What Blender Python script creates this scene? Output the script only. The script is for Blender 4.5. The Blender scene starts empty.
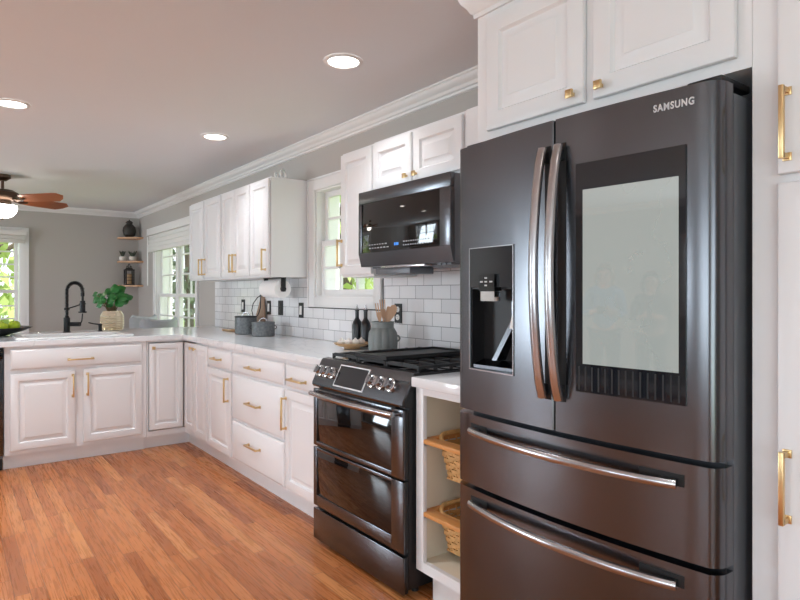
import bpy, bmesh, math, random
from mathutils import Vector, Matrix, Euler
random.seed(7)
PI = math.pi
C = bpy.context.scene.collection
SC = bpy.context.scene

# ------------------------------------------------------------------ camera, world, light, exposure
cam_d = bpy.data.cameras.new('camera')
cam = bpy.data.objects.new('camera', cam_d)
C.objects.link(cam)
F_PX = 605.0
cam_d.sensor_width = 36.0
cam_d.lens = 36.0 * F_PX / 800.0
cam_d.shift_y = -(300.0 - 293.0) / 800.0
cam_d.clip_start = 0.02
cam.location = (0, 0, 1.264)
cam.rotation_euler = (PI / 2, 0, -math.radians(36.9))
SC.camera = cam
SC.view_settings.view_transform = 'Standard'
SC.view_settings.look = 'None'
SC.view_settings.gamma = 1.0
SC.view_settings.use_curve_mapping = False
SC.view_settings.exposure = 0.24

W = bpy.data.worlds.new('world')
SC.world = W
W.use_nodes = True
bg = W.node_tree.nodes['Background']
bg.inputs['Color'].default_value = (0.86, 0.93, 1.0, 1)
bg.inputs['Strength'].default_value = 1.7


def area(name, loc, direction, sx, sy, power, col=(1, 1, 1)):
    d = bpy.data.lights.new(name, 'AREA')
    d.shape = 'RECTANGLE'
    d.size = sx
    d.size_y = sy
    d.energy = power
    d.color = col
    o = bpy.data.objects.new(name, d)
    C.objects.link(o)
    o.location = loc
    o.rotation_euler = Vector(direction).to_track_quat('-Z', 'Z').to_euler()
    return o


sun_d = bpy.data.lights.new('sun', 'SUN')
sun_d.energy = 6.0
sun_d.angle = math.radians(2)
sun_d.color = (1.0, 0.97, 0.92)
sun = bpy.data.objects.new('sun', sun_d)
C.objects.link(sun)
sun.rotation_euler = Vector((-0.04, 0.32, -0.95)).to_track_quat('-Z', 'Y').to_euler()

# daylight entering by the windows (each light stands just outside its opening)
DAY = (0.77, 0.90, 1.0)
area('daylight_left_near', (-4.95, -0.2, 1.35), (1, 0, 0.9), 1.9, 1.5, 62, DAY)
area('daylight_left_middle', (-4.95, 2.35, 1.5), (1, 0, 0.5), 1.1, 0.8, 34, DAY)
area('daylight_left_far', (-4.95, 7.0, 1.35), (1, 0, 0.4), 2.0, 1.5, 175, DAY)
area('daylight_back', (-1.4, -2.62, 1.2), (0, 1, 0.9), 2.6, 2.1, 60, DAY)


# ------------------------------------------------------------------ materials
def lin(c):
    r = []
    for v in c:
        v = v / 255.0
        r.append(v / 12.92 if v <= 0.04045 else ((v + 0.055) / 1.055) ** 2.4)
    return (r[0], r[1], r[2], 1.0)


def mat(name, rgb, rough=0.5, metal=0.0, var=0.04, vscale=6.0, bump=0.0, bscale=40.0, coat=0.0,
        emit=None, estr=0.0, stretch=None, rvar=0.0, spec=0.5, trans=0.0):
    m = bpy.data.materials.new(name)
    m.use_nodes = True
    nt = m.node_tree
    N, Lk = nt.nodes, nt.links
    b = N['Principled BSDF']
    tc = N.new('ShaderNodeTexCoord')
    mp = N.new('ShaderNodeMapping')
    if stretch:
        mp.inputs['Scale'].default_value = stretch
    Lk.new(tc.outputs['Object'], mp.inputs['Vector'])
    n = N.new('ShaderNodeTexNoise')
    n.inputs['Scale'].default_value = vscale
    n.inputs['Detail'].default_value = 4
    Lk.new(mp.outputs[0], n.inputs['Vector'])
    mx = N.new('ShaderNodeMix')
    mx.data_type = 'RGBA'
    c = lin(rgb)
    mx.inputs[6].default_value = tuple(max(0, v * (1 - var)) for v in c[:3]) + (1,)
    mx.inputs[7].default_value = tuple(min(1, v * (1 + var)) for v in c[:3]) + (1,)
    Lk.new(n.outputs['Fac'], mx.inputs[0])
    Lk.new(mx.outputs[2], b.inputs['Base Color'])
    b.inputs['Roughness'].default_value = rough
    b.inputs['Metallic'].default_value = metal
    b.inputs['Coat Weight'].default_value = coat
    b.inputs['Coat Roughness'].default_value = 0.03
    b.inputs['Specular IOR Level'].default_value = spec
    b.inputs['Transmission Weight'].default_value = trans
    if rvar:
        mr = N.new('ShaderNodeMapRange')
        mr.inputs[3].default_value = max(0.02, rough - rvar)
        mr.inputs[4].default_value = rough + rvar
        Lk.new(n.outputs['Fac'], mr.inputs[0])
        Lk.new(mr.outputs[0], b.inputs['Roughness'])
    if bump:
        n2 = N.new('ShaderNodeTexNoise')
        n2.inputs['Scale'].default_value = bscale
        n2.inputs['Detail'].default_value = 5
        Lk.new(mp.outputs[0], n2.inputs['Vector'])
        bp = N.new('ShaderNodeBump')
        bp.inputs['Strength'].default_value = bump
        bp.inputs['Distance'].default_value = 0.01
        Lk.new(n2.outputs['Fac'], bp.inputs['Height'])
        Lk.new(bp.outputs[0], b.inputs['Normal'])
    if emit:
        b.inputs['Emission Color'].default_value = lin(emit)
        b.inputs['Emission Strength'].default_value = estr
    return m


M = {}
M['wall'] = mat('greige wall paint', (186, 180, 175), 0.85, var=0.02, vscale=1.5, bump=0.05, bscale=220)
M['ceil'] = mat('ceiling paint', (232, 234, 237), 0.9, var=0.02, vscale=1.0, bump=0.05, bscale=150)
M['trim'] = mat('white trim paint', (238, 236, 235), 0.4, var=0.01)
M['cab'] = mat('white cabinet paint', (235, 233, 234), 0.33, var=0.012, vscale=3)
M['cabin'] = mat('cream cabinet interior', (236, 226, 206), 0.5, var=0.02)
M['gold'] = mat('brushed gold metal', (224, 194, 144), 0.3, metal=1.0, var=0.05, vscale=60)
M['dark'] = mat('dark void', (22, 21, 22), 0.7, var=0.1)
M['black'] = mat('matte black metal', (26, 26, 28), 0.38, metal=0.3, var=0.1)
M['blackpl'] = mat('black plastic', (24, 24, 26), 0.45, var=0.1)
M['iron'] = mat('cast iron', (34, 34, 36), 0.5, metal=0.2, var=0.2, bump=0.15, bscale=200)
M['steel'] = mat('black stainless steel', (104, 105, 109), 0.24, metal=1.0, var=0.04, vscale=8, stretch=(1, 1, 40), rvar=0.03)
M['steelside'] = mat('dark grey appliance side', (112, 114, 119), 0.4, metal=0.3, var=0.06)
M['bright'] = mat('satin steel handle', (182, 180, 182), 0.22, metal=1.0, var=0.04)
M['chrome'] = mat('chrome', (225, 222, 220), 0.1, metal=1.0, var=0.02)
M['satin'] = mat('satin silver trim', (226, 226, 228), 0.35, metal=0.15, var=0.02)
M['blackglass'] = mat('black oven glass', (9, 8, 9), 0.04, var=0.1, coat=0.0, spec=0.6)
M['screenblack'] = mat('black screen glass', (28, 31, 36), 0.05, var=0.05, coat=0.3)
M['wood'] = mat('light shelf wood', (206, 160, 122), 0.5, var=0.15, vscale=8, stretch=(1, 12, 12))
M['woodutensil'] = mat('pale utensil wood', (212, 170, 138), 0.55, var=0.12, vscale=10, stretch=(8, 8, 1))
M['railwood'] = mat('honey oak rail', (214, 148, 84), 0.45, var=0.15, vscale=9, stretch=(1, 10, 10))
M['wicker'] = mat('wicker', (226, 178, 116), 0.6, var=0.3, vscale=40, bump=0.3, bscale=120)
M['fanwood'] = mat('fan blade cherry wood', (158, 92, 60), 0.35, var=0.15, vscale=4, stretch=(1, 10, 10), coat=0.3)
M['bronze'] = mat('aged bronze', (92, 72, 60), 0.35, metal=0.8, var=0.15)
M['porcelain'] = mat('white sink glaze', (246, 246, 246), 0.12, var=0.005)
M['leaf'] = mat('plant leaf', (38, 112, 44), 0.35, var=0.35, vscale=14)
M['stem'] = mat('plant stem', (110, 92, 60), 0.6, var=0.2)
M['mercury'] = mat('gold mercury glass', (236, 222, 194), 0.2, metal=0.75, var=0.08, vscale=25, rvar=0.08)
M['apple'] = mat('green apple skin', (176, 204, 44), 0.25, var=0.15, vscale=12)
M['galv'] = mat('galvanised metal', (112, 116, 118), 0.5, metal=0.4, var=0.55, vscale=60)
M['leather'] = mat('brown paddle wood', (168, 140, 118), 0.6, var=0.2, vscale=12)
M['paper'] = mat('white paper towel', (244, 242, 240), 0.95, var=0.01, bump=0.2, bscale=150)
M['rubber'] = mat('black bottle glass', (26, 27, 30), 0.28, var=0.1)
M['ceramic'] = mat('grey glazed ceramic', (136, 140, 138), 0.55, var=0.1, vscale=20)
M['garlic'] = mat('white garlic skin', (236, 228, 220), 0.6, var=0.06, vscale=30)
M['boardwood'] = mat('tray wood', (196, 160, 118), 0.5, var=0.25, vscale=10, stretch=(10, 2, 2))
M['vase'] = mat('dark carved vase', (52, 46, 42), 0.5, var=0.5, vscale=40, bump=0.6, bscale=60)
M['whitepot'] = mat('white pot glaze', (220, 212, 204), 0.5, var=0.05)
M['succ'] = mat('dusty succulent', (86, 92, 78), 0.7, var=0.3, vscale=40)
M['greyfab'] = mat('grey chair fabric', (176, 178, 182), 0.95, var=0.08, vscale=60, bump=0.3, bscale=300)
M['darkwood'] = mat('dark chair leg wood', (70, 52, 42), 0.5, var=0.2)
M['whiteplast'] = mat('white plastic', (240, 238, 235), 0.35, var=0.01)
M['shade'] = mat('white woven shade', (232, 230, 226), 0.9, var=0.1, vscale=30, stretch=(1, 1, 12), bump=0.3, bscale=80)
M['lampglass'] = mat('lit lamp glass', (255, 250, 240), 0.4, emit=(255, 246, 232), estr=13.0)
M['lens'] = mat('lit downlight lens', (255, 252, 248), 0.4, emit=(255, 250, 244), estr=9.0)
M['display'] = mat('pale screen image', (60, 66, 64), 0.04, var=0.02, coat=0.6, emit=(192, 198, 194), estr=0.55)
M['display'].node_tree.nodes['Principled BSDF'].inputs['Coat IOR'].default_value = 2.3
M['lcdblue'] = mat('blue clock digits', (40, 90, 150), 0.3, emit=(60, 130, 220), estr=1.0)
M['legend'] = mat('pale printed legend', (190, 192, 196), 0.5)
M['logo'] = mat('silver lettering', (214, 214, 216), 0.35, metal=0.6)
M['bark'] = mat('tree bark', (104, 90, 78), 0.9, var=0.3, bump=0.6, bscale=20)
M['foliage'] = mat('tree foliage', (188, 206, 128), 0.8, var=0.3, vscale=1.6)
M['foliage2'] = mat('darker tree foliage', (104, 116, 96), 0.8, var=0.5, vscale=2.0)
M['grass'] = mat('lawn grass', (120, 144, 78), 0.95, var=0.25, vscale=3)
M['siding'] = mat('white siding', (232, 232, 230), 0.7, var=0.03)
M['skin'] = mat('skin', (206, 158, 134), 0.6, var=0.05)
M['blueshirt'] = mat('light blue shirt', (108, 150, 196), 0.85, var=0.08)
M['floral'] = mat('dark patterned shirt', (84, 74, 82), 0.85, var=0.7, vscale=24)
M['hair'] = mat('fair hair', (150, 118, 82), 0.7, var=0.2)
M['jeans'] = mat('dark trousers', (48, 54, 70), 0.9, var=0.1)
M['socket'] = mat('outlet dark grey', (50, 46, 46), 0.4, var=0.1)


def mathn(nt, op, a, b=None, clamp=False):
    n = nt.nodes.new('ShaderNodeMath')
    n.operation = op
    n.use_clamp = clamp
    for i, v in enumerate((a, b)):
        if v is None:
            continue
        if isinstance(v, (int, float)):
            n.inputs[i].default_value = v
        else:
            nt.links.new(v, n.inputs[i])
    return n.outputs[0]


def glass_mat():
    m = bpy.data.materials.new('window pane glass')
    m.use_nodes = True
    nt = m.node_tree
    nt.nodes.clear()
    o = nt.nodes.new('ShaderNodeOutputMaterial')
    t = nt.nodes.new('ShaderNodeBsdfTransparent')
    g = nt.nodes.new('ShaderNodeBsdfGlossy')
    g.inputs['Roughness'].default_value = 0.02
    lw = nt.nodes.new('ShaderNodeLayerWeight')
    lw.inputs['Blend'].default_value = 0.5
    pw = mathn(nt, 'MULTIPLY', mathn(nt, 'POWER', lw.outputs['Facing'], 5.0), 0.5)
    mx = nt.nodes.new('ShaderNodeMixShader')
    nt.links.new(mathn(nt, 'ADD', pw, 0.03), mx.inputs[0])
    nt.links.new(t.outputs[0], mx.inputs[1])
    nt.links.new(g.outputs[0], mx.inputs[2])
    nt.links.new(mx.outputs[0], o.inputs[0])
    return m


M['glass'] = glass_mat()


def floor_mat():
    m = bpy.data.materials.new('oak strip floor')
    m.use_nodes = True
    nt = m.node_tree
    b = nt.nodes['Principled BSDF']
    tc = nt.nodes.new('ShaderNodeTexCoord')
    sp = nt.nodes.new('ShaderNodeSeparateXYZ')
    nt.links.new(tc.outputs['Object'], sp.inputs[0])
    x, y = sp.outputs[0], sp.outputs[1]
    xs = mathn(nt, 'DIVIDE', x, 0.057)
    i = mathn(nt, 'FLOOR', xs)
    fx = mathn(nt, 'FRACT', xs)
    wn = nt.nodes.new('ShaderNodeTexWhiteNoise')
    wn.noise_dimensions = '1D'
    nt.links.new(i, wn.inputs['W'])
    ys = mathn(nt, 'ADD', mathn(nt, 'DIVIDE', y, 0.75), mathn(nt, 'MULTIPLY', wn.outputs['Value'], 7.3))
    j = mathn(nt, 'FLOOR', ys)
    fy = mathn(nt, 'FRACT', ys)
    cb = nt.nodes.new('ShaderNodeCombineXYZ')
    nt.links.new(i, cb.inputs[0])
    nt.links.new(j, cb.inputs[1])
    w2 = nt.nodes.new('ShaderNodeTexWhiteNoise')
    w2.noise_dimensions = '2D'
    nt.links.new(cb.outputs[0], w2.inputs['Vector'])
    rnd = w2.outputs['Value']
    # grain
    cg = nt.nodes.new('ShaderNodeCombineXYZ')
    nt.links.new(mathn(nt, 'MULTIPLY', x, 75.0), cg.inputs[0])
    nt.links.new(mathn(nt, 'ADD', mathn(nt, 'MULTIPLY', y, 3.2), mathn(nt, 'MULTIPLY', rnd, 40.0)), cg.inputs[1])
    nt.links.new(mathn(nt, 'MULTIPLY', rnd, 9.0), cg.inputs[2])
    ng = nt.nodes.new('ShaderNodeTexNoise')
    ng.inputs['Scale'].default_value = 1.6
    ng.inputs['Detail'].default_value = 6
    ng.inputs['Distortion'].default_value = 0.7
    nt.links.new(cg.outputs[0], ng.inputs['Vector'])
    ramp = nt.nodes.new('ShaderNodeValToRGB')
    e = ramp.color_ramp.elements
    e[0].position, e[0].color = 0.0, lin((150, 84, 44))
    e[1].position, e[1].color = 1.0, lin((200, 132, 80))
    for p, c in ((0.22, (170, 100, 54)), (0.5, (182, 110, 62)), (0.78, (188, 116, 66))):
        q = e.new(p)
        q.color = lin(c)
    nt.links.new(rnd, ramp.inputs[0])
    gr = nt.nodes.new('ShaderNodeMix')
    gr.data_type = 'RGBA'
    gr.blend_type = 'MULTIPLY'
    gr.inputs[0].default_value = 0.5
    gramp = nt.nodes.new('ShaderNodeValToRGB')
    gramp.color_ramp.elements[0].position = 0.34
    gramp.color_ramp.elements[0].color = (0.48, 0.40, 0.34, 1)
    gramp.color_ramp.elements[1].position = 0.56
    gramp.color_ramp.elements[1].color = (1, 1, 1, 1)
    nt.links.new(ng.outputs['Fac'], gramp.inputs[0])
    nt.links.new(ramp.outputs[0], gr.inputs[6])
    nt.links.new(gramp.outputs[0], gr.inputs[7])
    sx = mathn(nt, 'LESS_THAN', fx, 0.045)
    sy = mathn(nt, 'LESS_THAN', fy, 0.004)
    seam = mathn(nt, 'MAXIMUM', sx, sy)
    fin = nt.nodes.new('ShaderNodeMix')
    fin.data_type = 'RGBA'
    nt.links.new(mathn(nt, 'MULTIPLY', seam, 0.8), fin.inputs[0])
    nt.links.new(gr.outputs[2], fin.inputs[6])
    fin.inputs[7].default_value = lin((82, 40, 18))
    nt.links.new(fin.outputs[2], b.inputs['Base Color'])
    b.inputs['Roughness'].default_value = 0.24
    mr = nt.nodes.new('ShaderNodeMapRange')
    mr.inputs[3].default_value = 0.2
    mr.inputs[4].default_value = 0.36
    nt.links.new(ng.outputs['Fac'], mr.inputs[0])
    nt.links.new(mr.outputs[0], b.inputs['Roughness'])
    b.inputs['Specular IOR Level'].default_value = 0.35
    bp = nt.nodes.new('ShaderNodeBump')
    bp.inputs['Strength'].default_value = 0.25
    bp.inputs['Distance'].default_value = 0.002
    nt.links.new(mathn(nt, 'SUBTRACT', 1.0, seam), bp.inputs['Height'])
    nt.links.new(bp.outputs[0], b.inputs['Normal'])
    return m


M['floor'] = floor_mat()


def tile_mat():
    m = bpy.data.materials.new('white subway tile')
    m.use_nodes = True
    nt = m.node_tree
    b = nt.nodes['Principled BSDF']
    tc = nt.nodes.new('ShaderNodeTexCoord')
    sp = nt.nodes.new('ShaderNodeSeparateXYZ')
    nt.links.new(tc.outputs['Object'], sp.inputs[0])
    zr = mathn(nt, 'DIVIDE', mathn(nt, 'SUBTRACT', sp.outputs[2], 0.92), 0.0775)
    row = mathn(nt, 'FLOOR', zr)
    fz = mathn(nt, 'FRACT', zr)
    off = mathn(nt, 'MULTIPLY', mathn(nt, 'MODULO', row, 2.0), 0.5)
    yr = mathn(nt, 'ADD', mathn(nt, 'DIVIDE', sp.outputs[1], 0.155), off)
    col = mathn(nt, 'FLOOR', yr)
    fy = mathn(nt, 'FRACT', yr)
    def edge(f, w):   # 0 at edge to 1 inside
        a = mathn(nt, 'MINIMUM', f, mathn(nt, 'SUBTRACT', 1.0, f))
        return mathn(nt, 'DIVIDE', a, w, clamp=True)
    ez = edge(fz, 0.035)
    ey = edge(fy, 0.0175)
    h = mathn(nt, 'MINIMUM', ez, ey)
    g = mathn(nt, 'GREATER_THAN', h, 0.55)
    cb = nt.nodes.new('ShaderNodeCombineXYZ')
    nt.links.new(row, cb.inputs[0])
    nt.links.new(col, cb.inputs[1])
    wn = nt.nodes.new('ShaderNodeTexWhiteNoise')
    wn.noise_dimensions = '2D'
    nt.links.new(cb.outputs[0], wn.inputs['Vector'])
    mr = nt.nodes.new('ShaderNodeMix')
    mr.data_type = 'RGBA'
    mr.inputs[6].default_value = lin((228, 227, 229))
    mr.inputs[7].default_value = lin((244, 243, 244))
    nt.links.new(wn.outputs['Value'], mr.inputs[0])
    mx = nt.nodes.new('ShaderNodeMix')
    mx.data_type = 'RGBA'
    mx.inputs[6].default_value = lin((128, 126, 130))
    nt.links.new(g, mx.inputs[0])
    nt.links.new(mr.outputs[2], mx.inputs[7])
    nt.links.new(mx.outputs[2], b.inputs['Base Color'])
    rr = nt.nodes.new('ShaderNodeMapRange')
    rr.inputs[3].default_value = 0.7
    rr.inputs[4].default_value = 0.1
    nt.links.new(g, rr.inputs[0])
    nt.links.new(rr.outputs[0], b.inputs['Roughness'])
    # each tile sits very slightly out of plane
    no = nt.nodes.new('ShaderNodeTexNoise')
    no.inputs['Scale'].default_value = 9
    nt.links.new(tc.outputs['Object'], no.inputs['Vector'])
    hh = mathn(nt, 'ADD', h, mathn(nt, 'MULTIPLY', no.outputs['Fac'], 0.8))
    tilt = mathn(nt, 'MULTIPLY', mathn(nt, 'SUBTRACT', wn.outputs['Value'], 0.5), mathn(nt, 'SUBTRACT', fz, 0.5))
    hh = mathn(nt, 'ADD', hh, mathn(nt, 'MULTIPLY', tilt, 0.8))
    bp = nt.nodes.new('ShaderNodeBump')
    bp.inputs['Strength'].default_value = 0.6
    bp.inputs['Distance'].default_value = 0.0015
    nt.links.new(hh, bp.inputs['Height'])
    nt.links.new(bp.outputs[0], b.inputs['Normal'])
    return m


M['tile'] = tile_mat()


def quartz_mat():
    m = mat('white quartz with grey veins', (236, 236, 238), 0.09, var=0.015, vscale=3)
    nt = m.node_tree
    b = nt.nodes['Principled BSDF']
    old = b.inputs['Base Color'].links[0].from_socket
    tc = nt.nodes.new('ShaderNodeTexCoord')
    n = nt.nodes.new('ShaderNodeTexNoise')
    n.inputs['Scale'].default_value = 1.6
    n.inputs['Detail'].default_value = 7
    n.inputs['Distortion'].default_value = 1.6
    nt.links.new(tc.outputs['Object'], n.inputs['Vector'])
    a = mathn(nt, 'ABSOLUTE', mathn(nt, 'SUBTRACT', n.outputs['Fac'], 0.5))
    v = mathn(nt, 'SUBTRACT', 1.0, mathn(nt, 'DIVIDE', a, 0.018, clamp=True))
    mx = nt.nodes.new('ShaderNodeMix')
    mx.data_type = 'RGBA'
    nt.links.new(mathn(nt, 'MULTIPLY', v, 0.2), mx.inputs[0])
    nt.links.new(old, mx.inputs[6])
    mx.inputs[7].default_value = lin((150, 150, 156))
    nt.links.new(mx.outputs[2], b.inputs['Base Color'])
    return m


M['quartz'] = quartz_mat()


# ------------------------------------------------------------------ mesh helpers
def nb():
    return bmesh.new()


def box(bm, x0, x1, y0, y1, z0, z1, bev=0.0, seg=2):
    r = bmesh.ops.create_cube(bm, size=1.0)
    vs = r['verts']
    bmesh.ops.scale(bm, vec=(x1 - x0, y1 - y0, z1 - z0), verts=vs)
    bmesh.ops.translate(bm, vec=((x0 + x1) / 2, (y0 + y1) / 2, (z0 + z1) / 2), verts=vs)
    if bev:
        es = list({e for v in vs for e in v.link_edges})
        bmesh.ops.bevel(bm, geom=es, offset=bev, segments=seg, affect='EDGES', profile=0.5)


def hexa(bm, pts):
    """eight points: bottom four (ccw) then top four"""
    v = [bm.verts.new(p) for p in pts]
    for f in ((3, 2, 1, 0), (4, 5, 6, 7), (0, 1, 5, 4), (1, 2, 6, 5), (2, 3, 7, 6), (3, 0, 4, 7)):
        bm.faces.new([v[k] for k in f])


def rings(bm, x0, x1, z0, z1, prof):
    """nested rectangles facing -y; prof = [(inset, y), ...]"""
    prev = None
    for k, (i, y) in enumerate(prof):
        cur = [bm.verts.new(p) for p in ((x0 + i, y, z0 + i), (x1 - i, y, z0 + i), (x1 - i, y, z1 - i), (x0 + i, y, z1 - i))]
        if prev:
            for a in range(4):
                b = (a + 1) % 4
                bm.faces.new((prev[a], prev[b], cur[b], cur[a]))
        else:
            bm.faces.new(cur[::-1])
        prev = cur
    bm.faces.new(prev)


def lathe(bm, prof, c=(0, 0, 0), seg=32, M4=None, cap=True):
    """prof = [(r, z)] about z; closed with caps"""
    rows = []
    for r, z in prof:
        row = []
        for k in range(seg):
            a = 2 * PI * k / seg
            p = Vector((r * math.cos(a), r * math.sin(a), z))
            if M4:
                p = M4 @ p
            row.append(bm.verts.new(p + Vector(c)))
        rows.append(row)
    for a, b in zip(rows, rows[1:]):
        for k in range(seg):
            n = (k + 1) % seg
            bm.faces.new((a[k], a[n], b[n], b[k]))
    if cap:
        bm.faces.new(rows[0][::-1])
        bm.faces.new(rows[-1])


def axis_m(d):
    return Vector(d).to_track_quat('Z', 'Y').to_matrix().to_4x4()


def cyl(bm, p0, p1, r0, r1=None, seg=20):
    r1 = r0 if r1 is None else r1
    d = Vector(p1) - Vector(p0)
    lathe(bm, [(r0, 0), (r1, d.length)], p0, seg, axis_m(d))


def tube(bm, pts, r, seg=10, cap=True, ry=None, up=None):
    """sweep an ellipse along points; r may be a list"""
    pts = [Vector(p) for p in pts]
    rows = []
    nrm = None
    for i, p in enumerate(pts):
        t = (pts[min(i + 1, len(pts) - 1)] - pts[max(i - 1, 0)]).normalized()
        if nrm is None:
            nrm = Vector(up) if up else Vector((0, 0, 1))
            if abs(nrm.dot(t)) > 0.95:
                nrm = Vector((1, 0, 0))
        nrm = (nrm - t * nrm.dot(t)).normalized()
        bi = t.cross(nrm)
        rr = r[i] if isinstance(r, (list, tuple)) else r
        rb = rr if ry is None else ry
        rows.append([bm.verts.new(p + nrm * (rr * math.cos(2 * PI * k / seg)) + bi * (rb * math.sin(2 * PI * k / seg))) for k in range(seg)])
    for a, b in zip(rows, rows[1:]):
        for k in range(seg):
            n = (k + 1) % seg
            bm.faces.new((a[k], a[n], b[n], b[k]))
    if cap:
        bm.faces.new(rows[0][::-1])
        bm.faces.new(rows[-1])


def extr(bm, poly, axis, a0, a1):
    """extrude a closed polygon; axis 'z': poly (x,y); 'x': poly (y,z); 'y': poly (x,z)"""
    def P(q, a):
        return {'z': (q[0], q[1], a), 'x': (a, q[0], q[1]), 'y': (q[0], a, q[1])}[axis]
    A = [bm.verts.new(P(q, a0)) for q in poly]
    B = [bm.verts.new(P(q, a1)) for q in poly]
    n = len(poly)
    for k in range(n):
        bm.faces.new((A[k], A[(k + 1) % n], B[(k + 1) % n], B[k]))
    bm.faces.new(A[::-1])
    bm.faces.new(B)


def torus(bm, c, R, r, ax=(0, 0, 1), n=32, m=10, a0=0, a1=2 * PI):
    Mx = axis_m(ax)
    full = abs(a1 - a0 - 2 * PI) < 1e-6
    cnt = n if full else n + 1
    rows = []
    for i in range(cnt):
        a = a0 + (a1 - a0) * i / n
        rows.append([bm.verts.new(Mx @ Vector(((R + r * math.cos(b)) * math.cos(a), (R + r * math.cos(b)) * math.sin(a), r * math.sin(b))) + Vector(c)) for b in [2 * PI * k / m for k in range(m)]])
    rng = range(cnt) if full else range(cnt - 1)
    for i in rng:
        A, B = rows[i], rows[(i + 1) % cnt]
        for k in range(m):
            bm.faces.new((A[k], A[(k + 1) % m], B[(k + 1) % m], B[k]))


def sphere(bm, c, r, sx=1, sy=1, sz=1, u=20, v=12):
    q = bmesh.ops.create_uvsphere(bm, u_segments=u, v_segments=v, radius=r)
    bmesh.ops.scale(bm, vec=(sx, sy, sz), verts=q['verts'])
    bmesh.ops.translate(bm, vec=c, verts=q['verts'])
    return q['verts']


def finish(name, bm, m):
    bmesh.ops.recalc_face_normals(bm, faces=bm.faces)
    me = bpy.data.meshes.new(name)
    bm.to_mesh(me)
    bm.free()
    me.materials.append(m if not isinstance(m, str) else M[m])
    me.shade_smooth()
    me.set_sharp_from_angle(angle=math.radians(32))
    return me


def part(name, bm, m, parent, label=None, loc=None, rot=None):
    o = bpy.data.objects.new(name, finish(name, bm, m))
    C.objects.link(o)
    o.parent = parent
    if loc:
        o.location = loc
    if rot:
        o.rotation_euler = rot
    if label:
        o['label'] = label
    return o


def thing(name, label, cat, loc=(0, 0, 0), rz=0.0, group=None):
    o = bpy.data.objects.new(name, None)
    C.objects.link(o)
    o.empty_display_size = 0.1
    o.location = loc
    o.rotation_euler = (0, 0, rz)
    o['label'] = label
    o['category'] = cat
    if group:
        o['group'] = group
    return o


def solo(name, bm, m, label, cat, loc=(0, 0, 0), rz=0.0, group=None, rot=None):
    o = bpy.data.objects.new(name, finish(name, bm, m))
    C.objects.link(o)
    o.location = loc
    o.rotation_euler = rot if rot else (0, 0, rz)
    o['label'] = label
    o['category'] = cat
    if group:
        o['group'] = group
    return o


def struct(name, bm, m, label=None):
    o = bpy.data.objects.new(name, finish(name, bm, m))
    C.objects.link(o)
    o['kind'] = 'structure'
    if label:
        o['label'] = label
    return o


def dup(root, loc, rz=None, label=None, group=None, scale=None):
    r = root.copy()
    C.objects.link(r)
    r.location = loc
    if rz is not None:
        r.rotation_euler = (0, 0, rz)
    if scale:
        r.scale = scale
    if label:
        r['label'] = label
    if group:
        r['group'] = group
    for ch in list(root.children):
        c = ch.copy()
        C.objects.link(c)
        c.parent = r
        for g in list(ch.children):
            d = g.copy()
            C.objects.link(d)
            d.parent = c
    return r


R_ = -PI / 2   # things on the long right-hand wall face -X: local x runs towards the camera (-Y), local y into the wall

# ------------------------------------------------------------------ room shell
XW, YW, ZC = 2.216, 9.208, 2.41
XL, YB = -4.8, -2.5
TH = 0.20

bm = nb(); box(bm, XL - TH, XW + TH, YB - TH, YW + TH, -0.12, 0.0); struct('floor', bm, 'floor')
bm = nb(); box(bm, XL - TH, XW + TH, YB - TH, YW + TH, ZC, ZC + 0.12); struct('ceiling', bm, 'ceil')


def wall_y(name, xa, xb, y0, y1, ops):
    """wall in the YZ plane with openings [(ya,yb,za,zb)]"""
    bm = nb()
    cur = y0
    for ya, yb, za, zb in sorted(ops):
        box(bm, xa, xb, cur, ya, 0, ZC)
        box(bm, xa, xb, ya, yb, 0, za)
        box(bm, xa, xb, ya, yb, zb, ZC)
        cur = yb
    box(bm, xa, xb, cur, y1, 0, ZC)
    return struct(name, bm, 'wall')


def wall_x(name, ya, yb, x0, x1, ops):
    bm = nb()
    cur = x0
    for xa, xb, za, zb in sorted(ops):
        box(bm, cur, xa, ya, yb, 0, ZC)
        box(bm, xa, xb, ya, yb, 0, za)
        box(bm, xa, xb, ya, yb, zb, ZC)
        cur = xb
    box(bm, cur, x1, ya, yb, 0, ZC)
    return struct(name, bm, 'wall')


WIN2 = (3.215, 4.00, 1.235, 2.03)
WIN1 = (6.70, 8.28, 0.45, 2.02)
WINF = (-0.36, 0.775, 0.55, 2.02)
LEFTW = [(-1.2, 0.8, 0.6, 2.1), (1.75, 2.95, 1.05, 1.9), (5.9, 8.1, 0.6, 2.1)]
BACKW = (-2.8, 0.0, 0.02, 2.1)
wall_y('wall_right', XW, XW + TH, YB - TH, YW + TH, [WIN2, WIN1])
wall_y('wall_left', XL - TH, XL, YB - TH, YW + TH, LEFTW)
wall_x('wall_far', YW, YW + TH, XL, XW, [WINF])
wall_x('wall_back', YB - TH, YB, XL, XW, [BACKW])

# crown moulding: profile (projection, drop below ceiling)
CP = [(0, 0), (0.078, 0), (0.078, 0.010), (0.070, 0.013), (0.066, 0.024), (0.052, 0.036), (0.036, 0.044), (0.028, 0.058), (0.016, 0.062), (0.014, 0.074), (0.0, 0.078)]


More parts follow.
